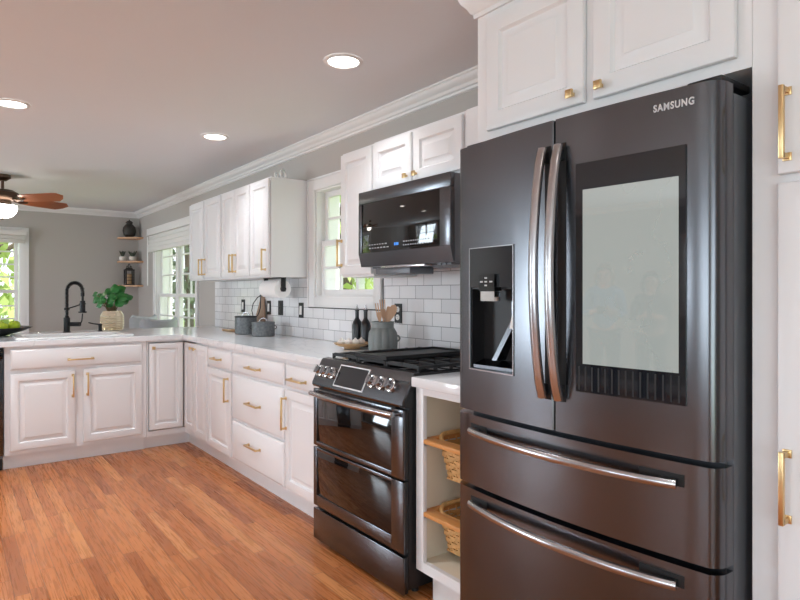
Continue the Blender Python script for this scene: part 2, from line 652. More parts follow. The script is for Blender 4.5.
def crown(name, p0, p1, nrm, m0=0, m1=0):
    """run from p0 to p1 (xy), projecting along nrm; mitres m0, m1 shorten the outer edge"""
    bm = nb()
    d = (Vector(p1) - Vector(p0)).normalized()
    A, B = [], []
    for pr, dr in CP:
        q0 = Vector(p0) + Vector(nrm) * pr + d * pr * m0
        q1 = Vector(p1) + Vector(nrm) * pr - d * pr * m1
        A.append(bm.verts.new((q0.x, q0.y, ZC - dr)))
        B.append(bm.verts.new((q1.x, q1.y, ZC - dr)))
    n = len(CP)
    for k in range(n):
        bm.faces.new((A[k], A[(k + 1) % n], B[(k + 1) % n], B[k]))
    bm.faces.new(A[::-1]); bm.faces.new(B)
    struct(name, bm, 'trim')


crown('trim_1', (XW, YW), (XW, 1.60), (-1, 0), 1, 0)
crown('trim_2', (XL, YW), (XW, YW), (0, -1), 1, 1)
crown('trim_3', (XL, YB), (XL, YW), (1, 0), 1, 1)
crown('trim_4', (XL, YB), (XW, YB), (0, 1), 1, 1)
for nm, b in (('baseboard_far', (XL, XW, YW - 0.015, YW, 0, 0.12)), ('baseboard_left', (XL, XL + 0.015, YB, YW, 0, 0.12)),
              ('baseboard_right', (XW - 0.015, XW, 6.2, YW - 0.016, 0, 0.12)), ('baseboard_back', (XL + 0.016, -2.9, YB, YB + 0.015, 0, 0.12))):
    bm = nb(); box(bm, *b, bev=0.003); struct(nm, bm, 'trim')

# backsplash tiles
bm = nb()
t0 = XW - 0.008
box(bm, t0, XW, 4.095, 6.10, 0.921, 1.376)
box(bm, t0, XW, 3.13, 4.095, 0.921, 1.152)
box(bm, t0, XW, 1.60, 3.13, 0.921, 1.40)
struct('wall_right_tiles', bm, 'tile').name = 'trim_5'


# ---- windows -----------------------------------------------------------------
def window(name, origin, rz, w, z0, z1, wall_t, units=1, cols=3, rows=2, trim_w=0.09, sash_y=0.09, low=True, apron=True, depth_in=0.018):
    """local: x along the wall, y outwards through the wall (0 at the room face); a structure empty with parts"""
    r = bpy.data.objects.new(name, None)
    C.objects.link(r)
    r.location = origin
    r.rotation_euler = (0, 0, rz)
    r['kind'] = 'structure'
    bm = nb()   # casing
    t = trim_w
    rings_ = [(-t, -t)]
    box(bm, -t, 0, -depth_in, -0.0005, z0 - t * 0.85, z1 + t, bev=0.003)
    box(bm, w, w + t, -depth_in, -0.0005, z0 - t * 0.85, z1 + t, bev=0.003)
    box(bm, 0, w, -depth_in, -0.0005, z1, z1 + t, bev=0.003)
    box(bm, 0, w, -depth_in, -0.0005, z0 - t * 0.85, z0, bev=0.003)
    # raised outer bead
    box(bm, -t, -t + 0.014, -depth_in - 0.008, -depth_in, z0 - t * 0.85, z1 + t, bev=0.002)
    box(bm, w + t - 0.014, w + t, -depth_in - 0.008, -depth_in, z0 - t * 0.85, z1 + t, bev=0.002)
    box(bm, -t, w + t, -depth_in - 0.008, -depth_in, z1 + t - 0.014, z1 + t, bev=0.002)
    part('window_casing', bm, 'trim', r)
    bm = nb()   # jamb lining
    j = 0.012
    box(bm, 0, j, 0, wall_t, z0, z1); box(bm, w - j, w, 0, wall_t, z0, z1)
    box(bm, j, w - j, 0, wall_t, z1 - j, z1); box(bm, j, w - j, 0, wall_t, z0, z0 + j)
    part('window_jamb', bm, 'trim', r)
    uw = (w - 2 * j) / units
    for u in range(units):
        xa = j + u * uw
        xb = xa + uw
        if u:
            bm = nb(); box(bm, xa - 0.03, xa + 0.03, 0.02, sash_y + 0.07, z0 + j, z1 - j, bev=0.003)
            part('window_mullion', bm, 'trim', r)
            xa += 0.03
        if u < units - 1:
            xb -= 0.03
        zm = (z0 + z1) / 2 + 0.0
        for s, (za, zb, yo) in enumerate(((z0 + j, zm + 0.02, sash_y), (zm - 0.02, z1 - j, sash_y + 0.03))):
            bm = nb()
            f = 0.042
            yt = yo + 0.028
            xi0, xi1 = xa + 0.01, xb - 0.01
            box(bm, xi0, xi0 + f, yo, yt, za, zb, bev=0.003); box(bm, xi1 - f, xi1, yo, yt, za, zb, bev=0.003)
            box(bm, xi0 + f, xi1 - f, yo, yt, za, za + f, bev=0.003); box(bm, xi0 + f, xi1 - f, yo, yt, zb - f, zb, bev=0.003)
            gw, gh = xi1 - xi0 - 2 * f, zb - za - 2 * f
            for c in range(1, cols):
                xc = xi0 + f + gw * c / cols
                box(bm, xc - 0.009, xc + 0.009, yo + 0.004, yt - 0.004, za + f, zb - f)
            for q in range(1, rows):
                zc = za + f + gh * q / rows
                box(bm, xi0 + f, xi1 - f, yo + 0.004, yt - 0.004, zc - 0.009, zc + 0.009)
            fr = part('window_sash', bm, 'trim', r)
            bm = nb(); box(bm, xi0 + f - 0.004, xi1 - f + 0.004, yo + 0.012, yo + 0.015, za + f - 0.004, zb - f + 0.004)
            part('window_pane', bm, 'glass', fr)
    return r


w2 = window('window_1', (XW, WIN2[1], 0), R_, WIN2[1] - WIN2[0], WIN2[2], WIN2[3], TH, 1, 3, 2, 0.09, 0.035)
w1 = window('window_2', (XW, WIN1[1], 0), R_, WIN1[1] - WIN1[0], WIN1[2], WIN1[3], TH, 2, 2, 3, 0.085, 0.025)
wf = window('window_3', (WINF[0], YW, 0), 0, WINF[1] - WINF[0], WINF[2], WINF[3], TH, 1, 3, 4, 0.09, 0.06)
for k, (a, b, z0, z1) in enumerate(LEFTW):
    window('window_%d' % (4 + k), (XL, a, 0), PI / 2, b - a, z0, z1, TH, 2, 3, 2)
window('window_7', (BACKW[1], YB, 0), PI, BACKW[1] - BACKW[0], BACKW[2] + 0.08, BACKW[3], TH, 2, 1, 1)

# dark caulk gap under the window over the counter and down its right edge
bm = nb()
box(bm, XW - 0.0095, XW - 0.0001, 3.118, 4.10, 1.152, 1.1575)
box(bm, XW - 0.0095, XW - 0.0001, 3.112, 3.122, 1.152, 1.376)
struct('trim_6', bm, 'dark')


# shades --------------------------------------------------------------------------
def roman_shade(loc, rz, w, zt, zb, label, folds=4, val_h=0.09):
    t = thing('window_shade', label, 'window shade', loc, rz)
    bm = nb()
    box(bm, -0.02, w + 0.02, -0.085, -0.03, zt - val_h, zt, bev=0.004)
    part('valance', bm, 'trim', t)
    bm = nb()
    h = zt - val_h - zb
    for k in range(folds):
        za = zb + h * k / folds
        box(bm, 0.0, w, -0.078 + 0.006 * k, -0.034, za, za + h / folds * 0.96, bev=0.006)
    part('folded_fabric', bm, 'shade', t)
    return t


t = roman_shade((XW, 8.42, 0), R_, 1.80, 2.11, 1.80, 'white woven shade folded up over the tall dining window')
bm = nb()
cyl(bm, (0.05, -0.09, 2.0), (0.05, -0.09, 1.36), 0.007)
part('wand', bm, 'whiteplast', t)
t = roman_shade((WINF[0] - 0.06, YW, 0), 0, WINF[1] - WINF[0] + 0.10, 2.065, 1.905, 'white shade rolled up over the window left of the sink', 2, 0.06)

# ------------------------------------------------------------------ outside
bm = nb(); box(bm, -30, 40, -25, 45, -0.7, -0.5)
o = struct('ground', bm, 'grass')


def tree(x, y, h, r, m, label, seed, n=900, leaf=0.16, low=0.28):
    rnd = random.Random(seed)
    t = thing('tree', label, 'tree', (x, y, -0.5))
    bm = nb()
    tube(bm, [(0, 0, 0), (0.05, 0.03, h * 0.35), (-0.04, 0.05, h * 0.6), (0.03, 0, h * 0.85)], [0.17, 0.13, 0.09, 0.04], 10)
    for k in range(6):
        a = rnd.uniform(0, 2 * PI)
        z = h * rnd.uniform(0.35, 0.7)
        tube(bm, [(0, 0, z), (r * 0.4 * math.cos(a), r * 0.4 * math.sin(a), z + h * 0.12), (r * 0.7 * math.cos(a), r * 0.7 * math.sin(a), z + h * 0.2)], [0.06, 0.04, 0.02], 6)
    part('trunk', bm, 'bark', t)
    bm = nb()
    cl = [(rnd.gauss(0, r * 0.45), rnd.gauss(0, r * 0.45), h * rnd.uniform(low, 1.0)) for _ in range(34)]
    for k in range(n):
        c = rnd.choice(cl)
        p = Vector((c[0] + rnd.gauss(0, r * 0.2), c[1] + rnd.gauss(0, r * 0.2), max(0.4, c[2] + rnd.gauss(0, r * 0.2))))
        q = Euler((rnd.uniform(0, PI), rnd.uniform(0, PI), rnd.uniform(0, PI))).to_matrix()
        s = leaf * rnd.uniform(0.6, 1.3)
        bm.faces.new([bm.verts.new(p + q @ Vector(v)) for v in ((-s, 0, 0), (-s * 0.3, -s * 0.5, 0.02), (s, 0, 0), (-s * 0.3, s * 0.5, 0.02))])
    part('crown', bm, m, t)
    return t


tree(6.3, 10.2, 5.0, 1.7, 'foliage', 'leafy green tree outside, seen through the window over the counter', 3, 1500, 0.15, 0.15)
tree(6.2, 19.5, 5.5, 1.8, 'foliage2', 'grey-green tree outside, seen through the tall dining window', 5, 1300, 0.14, 0.2)
tree(0.3, 13.2, 5.0, 2.0, 'foliage', 'yellow-green tree outside the window behind the ceiling fan', 8, 1700, 0.14, 0.12)
tree(-6.0, 20.0, 6.5, 2.4, 'foliage2', 'tall darker tree standing furthest left beyond the far wall', 9, 1500, 0.17, 0.2)
tree(14.5, 9.5, 6.0, 2.2, 'foliage2', 'broad dark tree furthest outside on the right', 11, 1500, 0.17, 0.15)

# white garden shed seen through the window
t = thing('garden_shed', 'white sided garden shed outside the window over the counter', 'shed', (9.6, 15.9, -0.5))
bm = nb(); box(bm, -1.2, 1.2, -1.0, 1.0, 0, 2.4)
for k in range(14):
    box(bm, -1.215, -1.2, -1.0, 1.0, 0.17 * k + 0.005, 0.17 * k + 0.16, bev=0.003)
    box(bm, -1.2, 1.2, -1.015, -1.0, 0.17 * k + 0.005, 0.17 * k + 0.16, bev=0.003)
part('wall', bm, 'siding', t)
bm = nb(); extr(bm, [(-1.35, 2.35), (1.35, 2.35), (1.35, 2.45), (0, 3.2), (-1.35, 2.45)], 'y', -1.2, 1.2)
part('roof', bm, 'steelside', t)


# ------------------------------------------------------------------ cabinet hardware
def bar_pull(parent, x, z, length, vert, y=0.0):
    bm = nb()
    s = 0.0055
    o = -0.032
    if vert:
        box(bm, x - s, x + s, y + o - s, y + o + s, z - length / 2, z + length / 2, bev=0.0015)
        for q in (-1, 1):
            zz = z + q * (length / 2 - 0.008)
            box(bm, x - s, x + s, y + o, y, zz - s, zz + s)
            box(bm, x - s * 1.7, x + s * 1.7, y - 0.004, y, zz - s * 1.7, zz + s * 1.7, bev=0.001)
    else:
        box(bm, x - length / 2, x + length / 2, y + o - s, y + o + s, z - s, z + s, bev=0.0015)
        for q in (-1, 1):
            xx = x + q * (length / 2 - 0.008)
            box(bm, xx - s, xx + s, y + o, y, z - s, z + s)
            box(bm, xx - s * 1.7, xx + s * 1.7, y - 0.004, y, z - s * 1.7, z + s * 1.7, bev=0.001)
    return part('handle', bm, 'gold', parent, 'brushed gold bar handle')


def knob(parent, x, z, y=0.0, s=0.0125):
    bm = nb()
    box(bm, x - 0.005, x + 0.005, y - 0.018, y, z - 0.005, z + 0.005)
    box(bm, x - s, x + s, y - 0.026, y - 0.016, z - s, z + s, bev=0.002)
    return part('knob', bm, 'gold', parent, 'square gold knob')


T_ = -0.020
DOOR = [(0, -0.0035), (0, -0.015), (0.002, -0.018), (0.007, -0.020), (0.048, -0.020), (0.051, -0.019), (0.055, -0.011), (0.058, -0.007), (0.064, -0.007), (0.088, -0.0175), (0.089, -0.019), (0.092, -0.0195)]
SLAB = [(0, -0.0035), (0, -0.012), (0.003, -0.014), (0.011, -0.0185), (0.014, -0.020)]


def cab_door(parent, x0, x1, z0, z1, y=0.0, k=1.0, name='door'):
    bm = nb()
    rings(bm, x0, x1, z0, z1, [(i * k, y + q) for i, q in DOOR])
    return part(name, bm, 'cab', parent)


def cab_drawer(parent, x0, x1, z0, z1, y=0.0):
    bm = nb()
    rings(bm, x0, x1, z0, z1, [(i, y + q) for i, q in SLAB])
    return part('drawer', bm, 'cab', parent)


def carcass(parent, w, d, z0, z1, top=False, toe=True, back=True, mid=()):
    bm = nb()
    e = 0.0015
    box(bm, e, w - e, 0, 0.02, z0, z1)
    box(bm, e, 0.018, 0.02, d, z0, z1); box(bm, w - 0.018, w - e, 0.02, d, z0, z1)
    box(bm, 0.018, w - 0.018, 0.02, d, z0, z0 + 0.018)
    box(bm, 0.018, w - 0.018, d - 0.012, d, z0 + 0.018, z1)
    if top:
        box(bm, 0.018, w - 0.018, 0.02, d - 0.012, z1 - 0.018, z1)
    part('cabinet_body', bm, 'cab', parent)
    if toe:
        bm = nb(); box(bm, 0, w, 0.053, 0.068, 0.0, z0)
        part('toe_kick', bm, 'cab', parent)


G_BASE = 'white base cabinets along the right wall'
XF = 1.60
# drawer and door unit next to the corner
t = thing('base_cabinet', 'narrow white base cabinet with one door, next to the corner cabinet', 'cabinet', (XF, 4.84, 0), R_)
carcass(t, 0.295, 0.60, 0.105, 0.879)
d = cab_door(t, 0.008, 0.290, 0.138, 0.858, k=0.85)
knob(d, 0.045, 0.82, T_); 
t = thing('base_cabinet', 'white base cabinet with one drawer over one door, left of the drawer stack', 'cabinet', (XF, 4.545, 0), R_)
carcass(t, 0.49, 0.60, 0.105, 0.879)
d = cab_drawer(t, 0.012, 0.478, 0.722, 0.852); bar_pull(d, 0.235, 0.785, 0.155, False, T_)
d = cab_door(t, 0.012, 0.478, 0.122, 0.708); bar_pull(d, 0.438, 0.585, 0.17, True, T_)
t = thing('drawer_cabinet', 'white base cabinet with a stack of three drawers', 'cabinet', (XF, 4.055, 0), R_)
carcass(t, 0.82, 0.60, 0.105, 0.879)
for z0, z1, zh in ((0.722, 0.850, 0.780), (0.402, 0.702, 0.546), (0.125, 0.384, 0.276)):
    d = cab_drawer(t, 0.012, 0.808, z0, z1); bar_pull(d, 0.40, zh, 0.19, False, T_)
t = thing('base_cabinet', 'white base cabinet with one drawer over one door, beside the range', 'cabinet', (XF, 3.235, 0), R_)
carcass(t, 0.495, 0.60, 0.105, 0.879)
d = cab_drawer(t, 0.012, 0.483, 0.722, 0.848); bar_pull(d, 0.185, 0.772, 0.185, False, T_)
d = cab_door(t, 0.012, 0.483, 0.130, 0.704); bar_pull(d, 0.030, 0.566, 0.19, True, T_)

# corner cabinet with folding door (built in room axes)
t = thing('corner_cabinet', 'white corner base cabinet with a narrow folding door', 'cabinet', (0, 0, 0))
bm = nb()
box(bm, 1.292, 1.302, 5.116, 5.136, 0.105, 0.879)
box(bm, 1.302, XF + 0.02, 5.116, 5.136, 0.105, 0.148)
box(bm, 1.302, XF + 0.02, 5.116, 5.136, 0.864, 0.879)
box(bm, XF, XF + 0.02, 4.842, 5.116, 0.105, 0.148)
box(bm, XF, XF + 0.02, 4.842, 5.116, 0.864, 0.879)
box(bm, XF, XF + 0.02, 4.842, 4.846, 0.148, 0.864)
box(bm, 1.294, 1.312, 5.136, 5.72, 0.105, 0.879)
box(bm, 1.312, 2.20, 5.70, 5.72, 0.105, 0.879)
box(bm, 2.18, 2.20, 4.842, 5.70, 0.105, 0.879)
box(bm, 1.62, 2.18, 4.842, 4.85, 0.105, 0.879)
box(bm, 1.312, 2.18, 5.136, 5.70, 0.105, 0.123)
box(bm, 1.62, 2.18, 4.85, 5.136, 0.105, 0.123)
part('cabinet_body', bm, 'cab', t)
bm = nb(); box(bm, 1.292, 1.668, 5.189, 5.204, 0, 0.105); box(bm, 1.653, 1.668, 4.842, 5.189, 0, 0.105)
part('toe_kick', bm, 'cab', t)
bm = nb(); rings(bm, 1.308, 1.579, 0.156, 0.857, [(i * 0.85, 5.119 + q) for i, q in DOOR])
d = part('door', bm, 'cab', t, 'door leaf on the sink side'); knob(d, 1.338, 0.82, 5.119 + T_)
bm = nb(); rings(bm, 0.0, 0.245, 0.156, 0.857, [(i * 0.8, q) for i, q in DOOR])
d = part('door', bm, 'cab', t, 'door leaf on the range side', loc=(XF + 0.003, 5.096, 0), rot=(0, 0, R_)); knob(d, 0.205, 0.82, T_)

# peninsula: sink cabinet, and what lies left of it
YF = 5.116
t = thing('sink_cabinet', 'white sink base cabinet with false drawer front over two doors', 'cabinet', (0.33, YF, 0))
carcass(t, 0.96, 0.61, 0.105, 0.879)
d = cab_drawer(t, 0.035, 0.922, 0.712, 0.857); bar_pull(d, 0.485, 0.768, 0.175, False, T_)
d = cab_door(t, 0.035, 0.448, 0.137, 0.684); bar_pull(d, 0.432, 0.572, 0.17, True, T_)
d = cab_door(t, 0.502, 0.922, 0.137, 0.690); bar_pull(d, 0.530, 0.574, 0.17, True, T_)
bm = nb()
t = thing('dishwasher', 'dark stainless dishwasher at the left edge of the peninsula', 'dishwasher', (-0.28, YF, 0))
bm = nb(); box(bm, 0.002, 0.606, 0.0, 0.58, 0.09, 0.875); part('tub', bm, 'steelside', t)
bm = nb(); box(bm, 0.004, 0.604, -0.028, -0.001, 0.115, 0.79, bev=0.003); dd = part('door', bm, 'steel', t)
bm = nb(); box(bm, 0.06, 0.55, -0.055, -0.04, 0.725, 0.748, bev=0.005); box(bm, 0.07, 0.09, -0.042, -0.028, 0.73, 0.743); box(bm, 0.52, 0.54, -0.042, -0.028, 0.73, 0.743)
part('handle', bm, 'bright', dd)
bm = nb(); box(bm, 0.004, 0.604, -0.028, -0.001, 0.796, 0.872, bev=0.003); part('control_panel', bm, 'blackglass', t)
bm = nb(); box(bm, 0.004, 0.604, 0.05, 0.07, 0.0, 0.09); part('toe_panel', bm, 'blackpl', t)
t = thing('base_cabinet', 'white base cabinet at the free end of the peninsula', 'cabinet', (-0.90, YF, 0))
carcass(t, 0.62, 0.61, 0.105, 0.879)
cab_door(t, 0.02, 0.60, 0.137, 0.857)

# countertops ------------------------------------------------------------------
SX0, SX1, SY0, SY1 = 0.44, 1.19, 5.20, 5.70   # sink cut-out
bm = nb()
z0, z1 = 0.8795, 0.920
YC, XC, YE = 5.087, 1.565, 6.22
outer = [(-0.92, YC), (SX0, YC), (SX1, YC), (XC, YC), (XC, 2.738), (2.206, 2.738), (2.206, YE), (SX1, YE), (SX0, YE), (-0.92, YE)]
def slab(bm, polys, za, zb):
    vt, vb = {}, {}
    def g(d, p, z):
        if p not in d:
            d[p] = bm.verts.new((p[0], p[1], z))
        return d[p]
    edges = {}
    for poly in polys:
        bm.faces.new([g(vt, p, zb) for p in poly]); bm.faces.new([g(vb, p, za) for p in poly][::-1])
        for a, b in zip(poly, poly[1:] + poly[:1]):
            if (b, a) in edges:
                edges.pop((b, a))
            else:
                edges[(a, b)] = 1
    for a, b in edges:
        bm.faces.new((vt[a], vt[b], vb[b], vb[a]))
polys = [[(-0.92, YC), (SX0, YC), (SX0, SY0), (SX0, SY1), (SX0, YE), (-0.92, YE)],
         [(SX0, YC), (SX1, YC), (SX1, SY0), (SX0, SY0)],
         [(SX0, SY1), (SX1, SY1), (SX1, YE), (SX0, YE)],
         [(SX1, YC), (XC, YC), (2.206, YC), (2.206, YE), (SX1, YE), (SX1, SY1), (SX1, SY0)],
         [(XC, 2.738), (2.206, 2.738), (2.206, YC), (XC, YC)]]
slab(bm, polys, z0, z1)
bmesh.ops.recalc_face_normals(bm, faces=bm.faces)
es = [e for e in bm.edges if len(e.link_faces) == 2 and e.calc_face_angle(0) > 1.2]
bmesh.ops.bevel(bm, geom=es, offset=0.004, segments=2, affect='EDGES')
solo('countertop', bm, 'quartz', 'L-shaped white quartz countertop over the sink and right wall cabinets', 'countertop')
bm = nb(); box(bm, 1.53, 2.206, 1.594, 1.962, z0, z1, bev=0.004)
solo('countertop', bm, 'quartz', 'short white quartz countertop between the range and refrigerator', 'countertop')

# sink -----------------------------------------------------------------------
t = thing('sink', 'white drop-in sink set in the peninsula countertop', 'sink', (0.815, 5.45, 0.921))
bm = nb()
def rrect(hx, hy, r, z, n=6):
    out = []
    for cx, cy, a0 in ((hx - r, hy - r, 0), (-hx + r, hy - r, PI / 2), (-hx + r, -hy + r, PI), (hx - r, -hy + r, 1.5 * PI)):
        for k in range(n + 1):
            a = a0 + PI / 2 * k / n
            out.append((cx + r * math.cos(a), cy + r * math.sin(a), z))
    return out
prev = None
for hx, hy, r, z, cy in ((0.405, 0.30, 0.05, 0.0, 0.03), (0.405, 0.30, 0.05, 0.008, 0.03), (0.398, 0.293, 0.05, 0.013, 0.03), (0.35, 0.21, 0.05, 0.013, -0.015), (0.342, 0.203, 0.05, 0.006, -0.015), (0.33, 0.19, 0.06, -0.18, -0.015), (0.28, 0.14, 0.05, -0.20, -0.015)):
    cur = [bm.verts.new((p[0], p[1] + cy, p[2])) for p in rrect(hx, hy, r, z)]
    if prev:
        n = len(cur)
        for k in range(n):
            bm.faces.new((prev[k], prev[(k + 1) % n], cur[(k + 1) % n], cur[k]))
    prev = cur
bm.faces.new(prev)
part('basin', bm, 'porcelain', t)
bm = nb(); lathe(bm, [(0.045, 0), (0.045, 0.004), (0.03, 0.004), (0.028, -0.0)], (0, -0.01, -0.199)); part('drain', bm, 'chrome', t)

# faucet -----------------------------------------------------------------------
t = thing('faucet', 'black spring-neck kitchen faucet behind the sink', 'faucet', (0.81, 5.72, 0.9345))
t.scale = (1.06, 1.06, 1.06)
bm = nb(); lathe(bm, [(0.028, 0), (0.028, 0.006), (0.023, 0.010), (0.023, 0.115), (0.016, 0.12), (0.014, 0.13)]); part('body', bm, 'black', t)
neck = [(0, 0, 0.12), (0, 0, 0.30)]
cxx, cz, rr = 0.062, 0.33, 0.062
ax = Vector((0.80, -0.60, 0))
NP = [Vector((0, 0, 0.12 + 0.21 * k / 6)) for k in range(7)]
for k in range(1, 15):
    a = PI - PI * k / 14
    NP.append(ax * (cxx + rr * math.cos(a)) + Vector((0, 0, cz + rr * math.sin(a))))
NP.append(ax * (2 * cxx) + Vector((0, 0, 0.305)))
bm = nb(); tube(bm, NP, 0.009, 10); part('neck', bm, 'black', t)
# spring coil round the neck
bm = nb()
L = [0]
for a, b in zip(NP, NP[1:]):
    L.append(L[-1] + (b - a).length)
coil = []
turns = 42
for k in range(turns * 10 + 1):
    s = L[-1] * k / (turns * 10)
    i = 0
    while i < len(L) - 2 and L[i + 1] < s:
        i += 1
    f = (s - L[i]) / (L[i + 1] - L[i])
    p = NP[i].lerp(NP[i + 1], f)
    tg = (NP[i + 1] - NP[i]).normalized()
    b1 = Vector((0.6, 0.8, 0))
    b2 = tg.cross(b1)
    a = 2 * PI * k / 10
    coil.append(p + (b1 * math.cos(a) + b2 * math.sin(a)) * 0.0135)
tube(bm, coil, 0.0025, 5)
part('spring', bm, 'black', t)
bm = nb(); e = ax * (2 * cxx)
cyl(bm, e + Vector((0, 0, 0.31)), e + Vector((0, 0, 0.285)), 0.014, 0.014)
cyl(bm, e + Vector((0, 0, 0.285)), e + Vector((0, 0, 0.235)), 0.009)
cyl(bm, e + Vector((0, 0, 0.25)), e + Vector((0, 0, 0.165)), 0.019, 0.021)
cyl(bm, e + Vector((0, 0, 0.165)), e + Vector((0, 0, 0.155)), 0.031, 0.029)
part('spray_head', bm, 'black', t)
bm = nb(); cyl(bm, Vector((0, 0, 0.185)), e + Vector((0, 0, 0.225)), 0.005); cyl(bm, (0, 0, 0.175), (0, 0, 0.195), 0.02)
torus(bm, e + Vector((0, 0, 0.225)), 0.022, 0.004)
part('support_arm', bm, 'black', t)
bm = nb(); cyl(bm, (0.02, -0.01, 0.065), Vector((0.085, -0.06, 0.065)), 0.017)
tube(bm, [Vector((0.085, -0.06, 0.065)), Vector((0.095, -0.068, 0.09)), Vector((0.10, -0.07, 0.15))], 0.005, 8)
part('lever', bm, 'black', t)
t = thing('soap_dispenser', 'small black soap dispenser pump right of the faucet', 'soap dispenser', (1.065, 5.725, 0.9345))
bm = nb(); lathe(bm, [(0.022, 0), (0.022, 0.005), (0.014, 0.008), (0.014, 0.05), (0.017, 0.052), (0.017, 0.062), (0.010, 0.066)]); part('body', bm, 'black', t)
bm = nb(); tube(bm, [(0, 0, 0.058), (-0.045, 0.03, 0.064), (-0.080, 0.055, 0.074)], [0.006, 0.005, 0.005], 8); part('spout', bm, 'black', t)
bm = nb(); lathe(bm, [(0.022, 0), (0.022, 0.006), (0.016, 0.009), (0.014, 0.006)]); 
t = solo('sink_hole_cover', bm, 'chrome', 'small round metal cap on the sink deck left of the faucet', 'hole cover', (0.615, 5.71, 0.9345))

# ------------------------------------------------------------------ wall cabinets
XU = 1.904
def upper(label, yl, w, z0, z1, doors, group=None, xf=XU):
    t = thing('wall_cabinet', label, 'cabinet', (xf, yl, 0), R_, group)
    carcass(t, w, XW - xf - 0.002, z0, z1, top=True, toe=False)
    for (x0, x1, za, zb, hk, hx, hz, hl) in doors:
        d = cab_door(t, x0, x1, za, zb)
        if hk == 'bar':
            bar_pull(d, hx, hz, hl, True, T_)
        else:
            knob(d, hx, hz, T_)
    return t
ZB, ZT = 1.382, 2.118
upper('white wall cabinet with one door, nearest the dining window', 5.92, 0.42, ZB, ZT, [(0.012, 0.408, ZB + 0.014, ZT - 0.014, 'bar', 0.375, 1.50, 0.15)])
upper('white wall cabinet with one door, second from the dining window', 5.50, 0.43, ZB, ZT, [(0.012, 0.418, ZB + 0.014, ZT - 0.014, 'bar', 0.040, 1.50, 0.15)])
upper('white wall cabinet with a pair of narrow doors and twin handles', 5.07, 0.61, ZB, ZT, [(0.012, 0.302, ZB + 0.014, ZT - 0.014, 'bar', 0.270, 1.505, 0.15), (0.305, 0.598, ZB + 0.014, ZT - 0.014, 'bar', 0.338, 1.505, 0.15)])
upper('white wall cabinet with one door, left of the window, above the paper towels', 4.46, 0.355, ZB, ZT, [(0.012, 0.343, ZB + 0.014, ZT - 0.014, 'bar', 0.300, 1.51, 0.16)])
Z2T = 2.094
upper('tall narrow white wall cabinet between the window and microwave', 3.108, 0.333, 1.357, Z2T, [(0.006, 0.328, 1.370, Z2T - 0.012, 'bar', 0.022, 1.50, 0.16)])
upper('short white two-door wall cabinet above the microwave', 2.775, 0.745, 1.815, Z2T + 0.004, [(0.012, 0.355, 1.832, Z2T - 0.012, 'knob', 0.325, 1.862, 0), (0.372, 0.733, 1.832, Z2T - 0.012, 'knob', 0.402, 1.862, 0)])
t = thing('wall_cabinet', 'plain white wall cabinet filler between the microwave and refrigerator cabinets', 'cabinet', (XU, 2.03, 0), R_)
carcass(t, 0.43, XW - XU - 0.002, 1.815, Z2T + 0.008, top=True, toe=False)
bm = nb(); box(bm, 0.004, 0.425, -0.008, -0.0005, 1.82, Z2T + 0.004, bev=0.002); part('filler_panel', bm, 'cab', t)

# white cord loop lying on top of the wall cabinets
bm = nb(); torus(bm, (0, 0, 0.042), 0.033, 0.008, (0.5, -0.85, 0.1), 28, 8)
torus(bm, (-0.04, 0.035, 0.031), 0.023, 0.007, (0.6, -0.8, 0.1), 24, 8)
solo('cord_loop', bm, 'whiteplast', 'white coiled cord on top of the wall cabinets left of the window', 'cord', (2.04, 4.19, ZT + 0.001))

# over-refrigerator cabinet with crown
XE = 1.55
t = thing('refrigerator_cabinet', 'deep white two-door cabinet above the refrigerator', 'cabinet', (XE, 1.592, 0), R_)
W_ = 0.937
bm = nb()
box(bm, 0.0, W_, 0, 0.02, 1.808, 2.409)
box(bm, 0.0, 0.018, 0.02, 0.664, 1.808, 2.409); box(bm, W_ - 0.018, W_, 0.02, 0.664, 1.808, 2.409)
box(bm, 0.018, W_ - 0.018, 0.02, 0.664, 1.808, 1.826)
part('cabinet_body', bm, 'cab', t)
d = cab_door(t, 0.060, 0.468, 1.838, 2.235, k=1.15); knob(d, 0.434, 1.868, T_)
d = cab_door(t, 0.502, 0.905, 1.838, 2.235, k=1.15); knob(d, 0.534, 1.868, T_)
bm = nb()
cp = [(0.0, 2.262), (0.010, 2.262), (0.012, 2.276), (0.020, 2.282), (0.028, 2.298), (0.045, 2.318), (0.052, 2.336), (0.064, 2.342), (0.066, 2.409), (0.0, 2.409)]
# front run and left return, mitred
A = [bm.verts.new((-p, 0.664, z)) for p, z in cp]
B = [bm.verts.new((-p, -p, z)) for p, z in cp]
D_ = [bm.verts.new((W_, -p, z)) for p, z in cp]
for P, Q in ((A, B), (B, D_)):
    for k in range(len(cp)):
        n = (k + 1) % len(cp)
        bm.faces.new((P[k], P[n], Q[n], Q[k]))
bm.faces.new(A); bm.faces.new(D_[::-1])
part('crown_moulding', bm, 'cab', t)
# side panel left of the refrigerator
bm = nb(); box(bm, XE, XW - 0.012, 1.582, 1.593, 0.0, 1.807)
solo('side_panel', bm, 'cab', 'white panel standing between the basket cabinet and the refrigerator', 'panel')

# pantry ----------------------------------------------------------------------------
t = thing('pantry_cabinet', 'tall white pantry cabinet at the right edge beside the refrigerator', 'cabinet', (XE, 0.654, 0), R_)
bm = nb()
box(bm, 0, 0.86, 0, 0.664, 0.105, 2.409)
part('cabinet_body', bm, 'cab', t)
bm = nb(); box(bm, 0, 0.86, 0.053, 0.068, 0, 0.105); part('toe_kick', bm, 'cab', t)
for z0, z1, zh, hl in ((1.537, 2.26, 1.648, 0.165), (0.137, 1.517, 0.825, 0.165)):
    d = cab_door(t, 0.061, 0.43, z0, z1); bar_pull(d, 0.083, zh, hl, True, T_)
    d = cab_door(t, 0.434, 0.80, z0, z1); bar_pull(d, 0.778, zh, hl, True, T_)

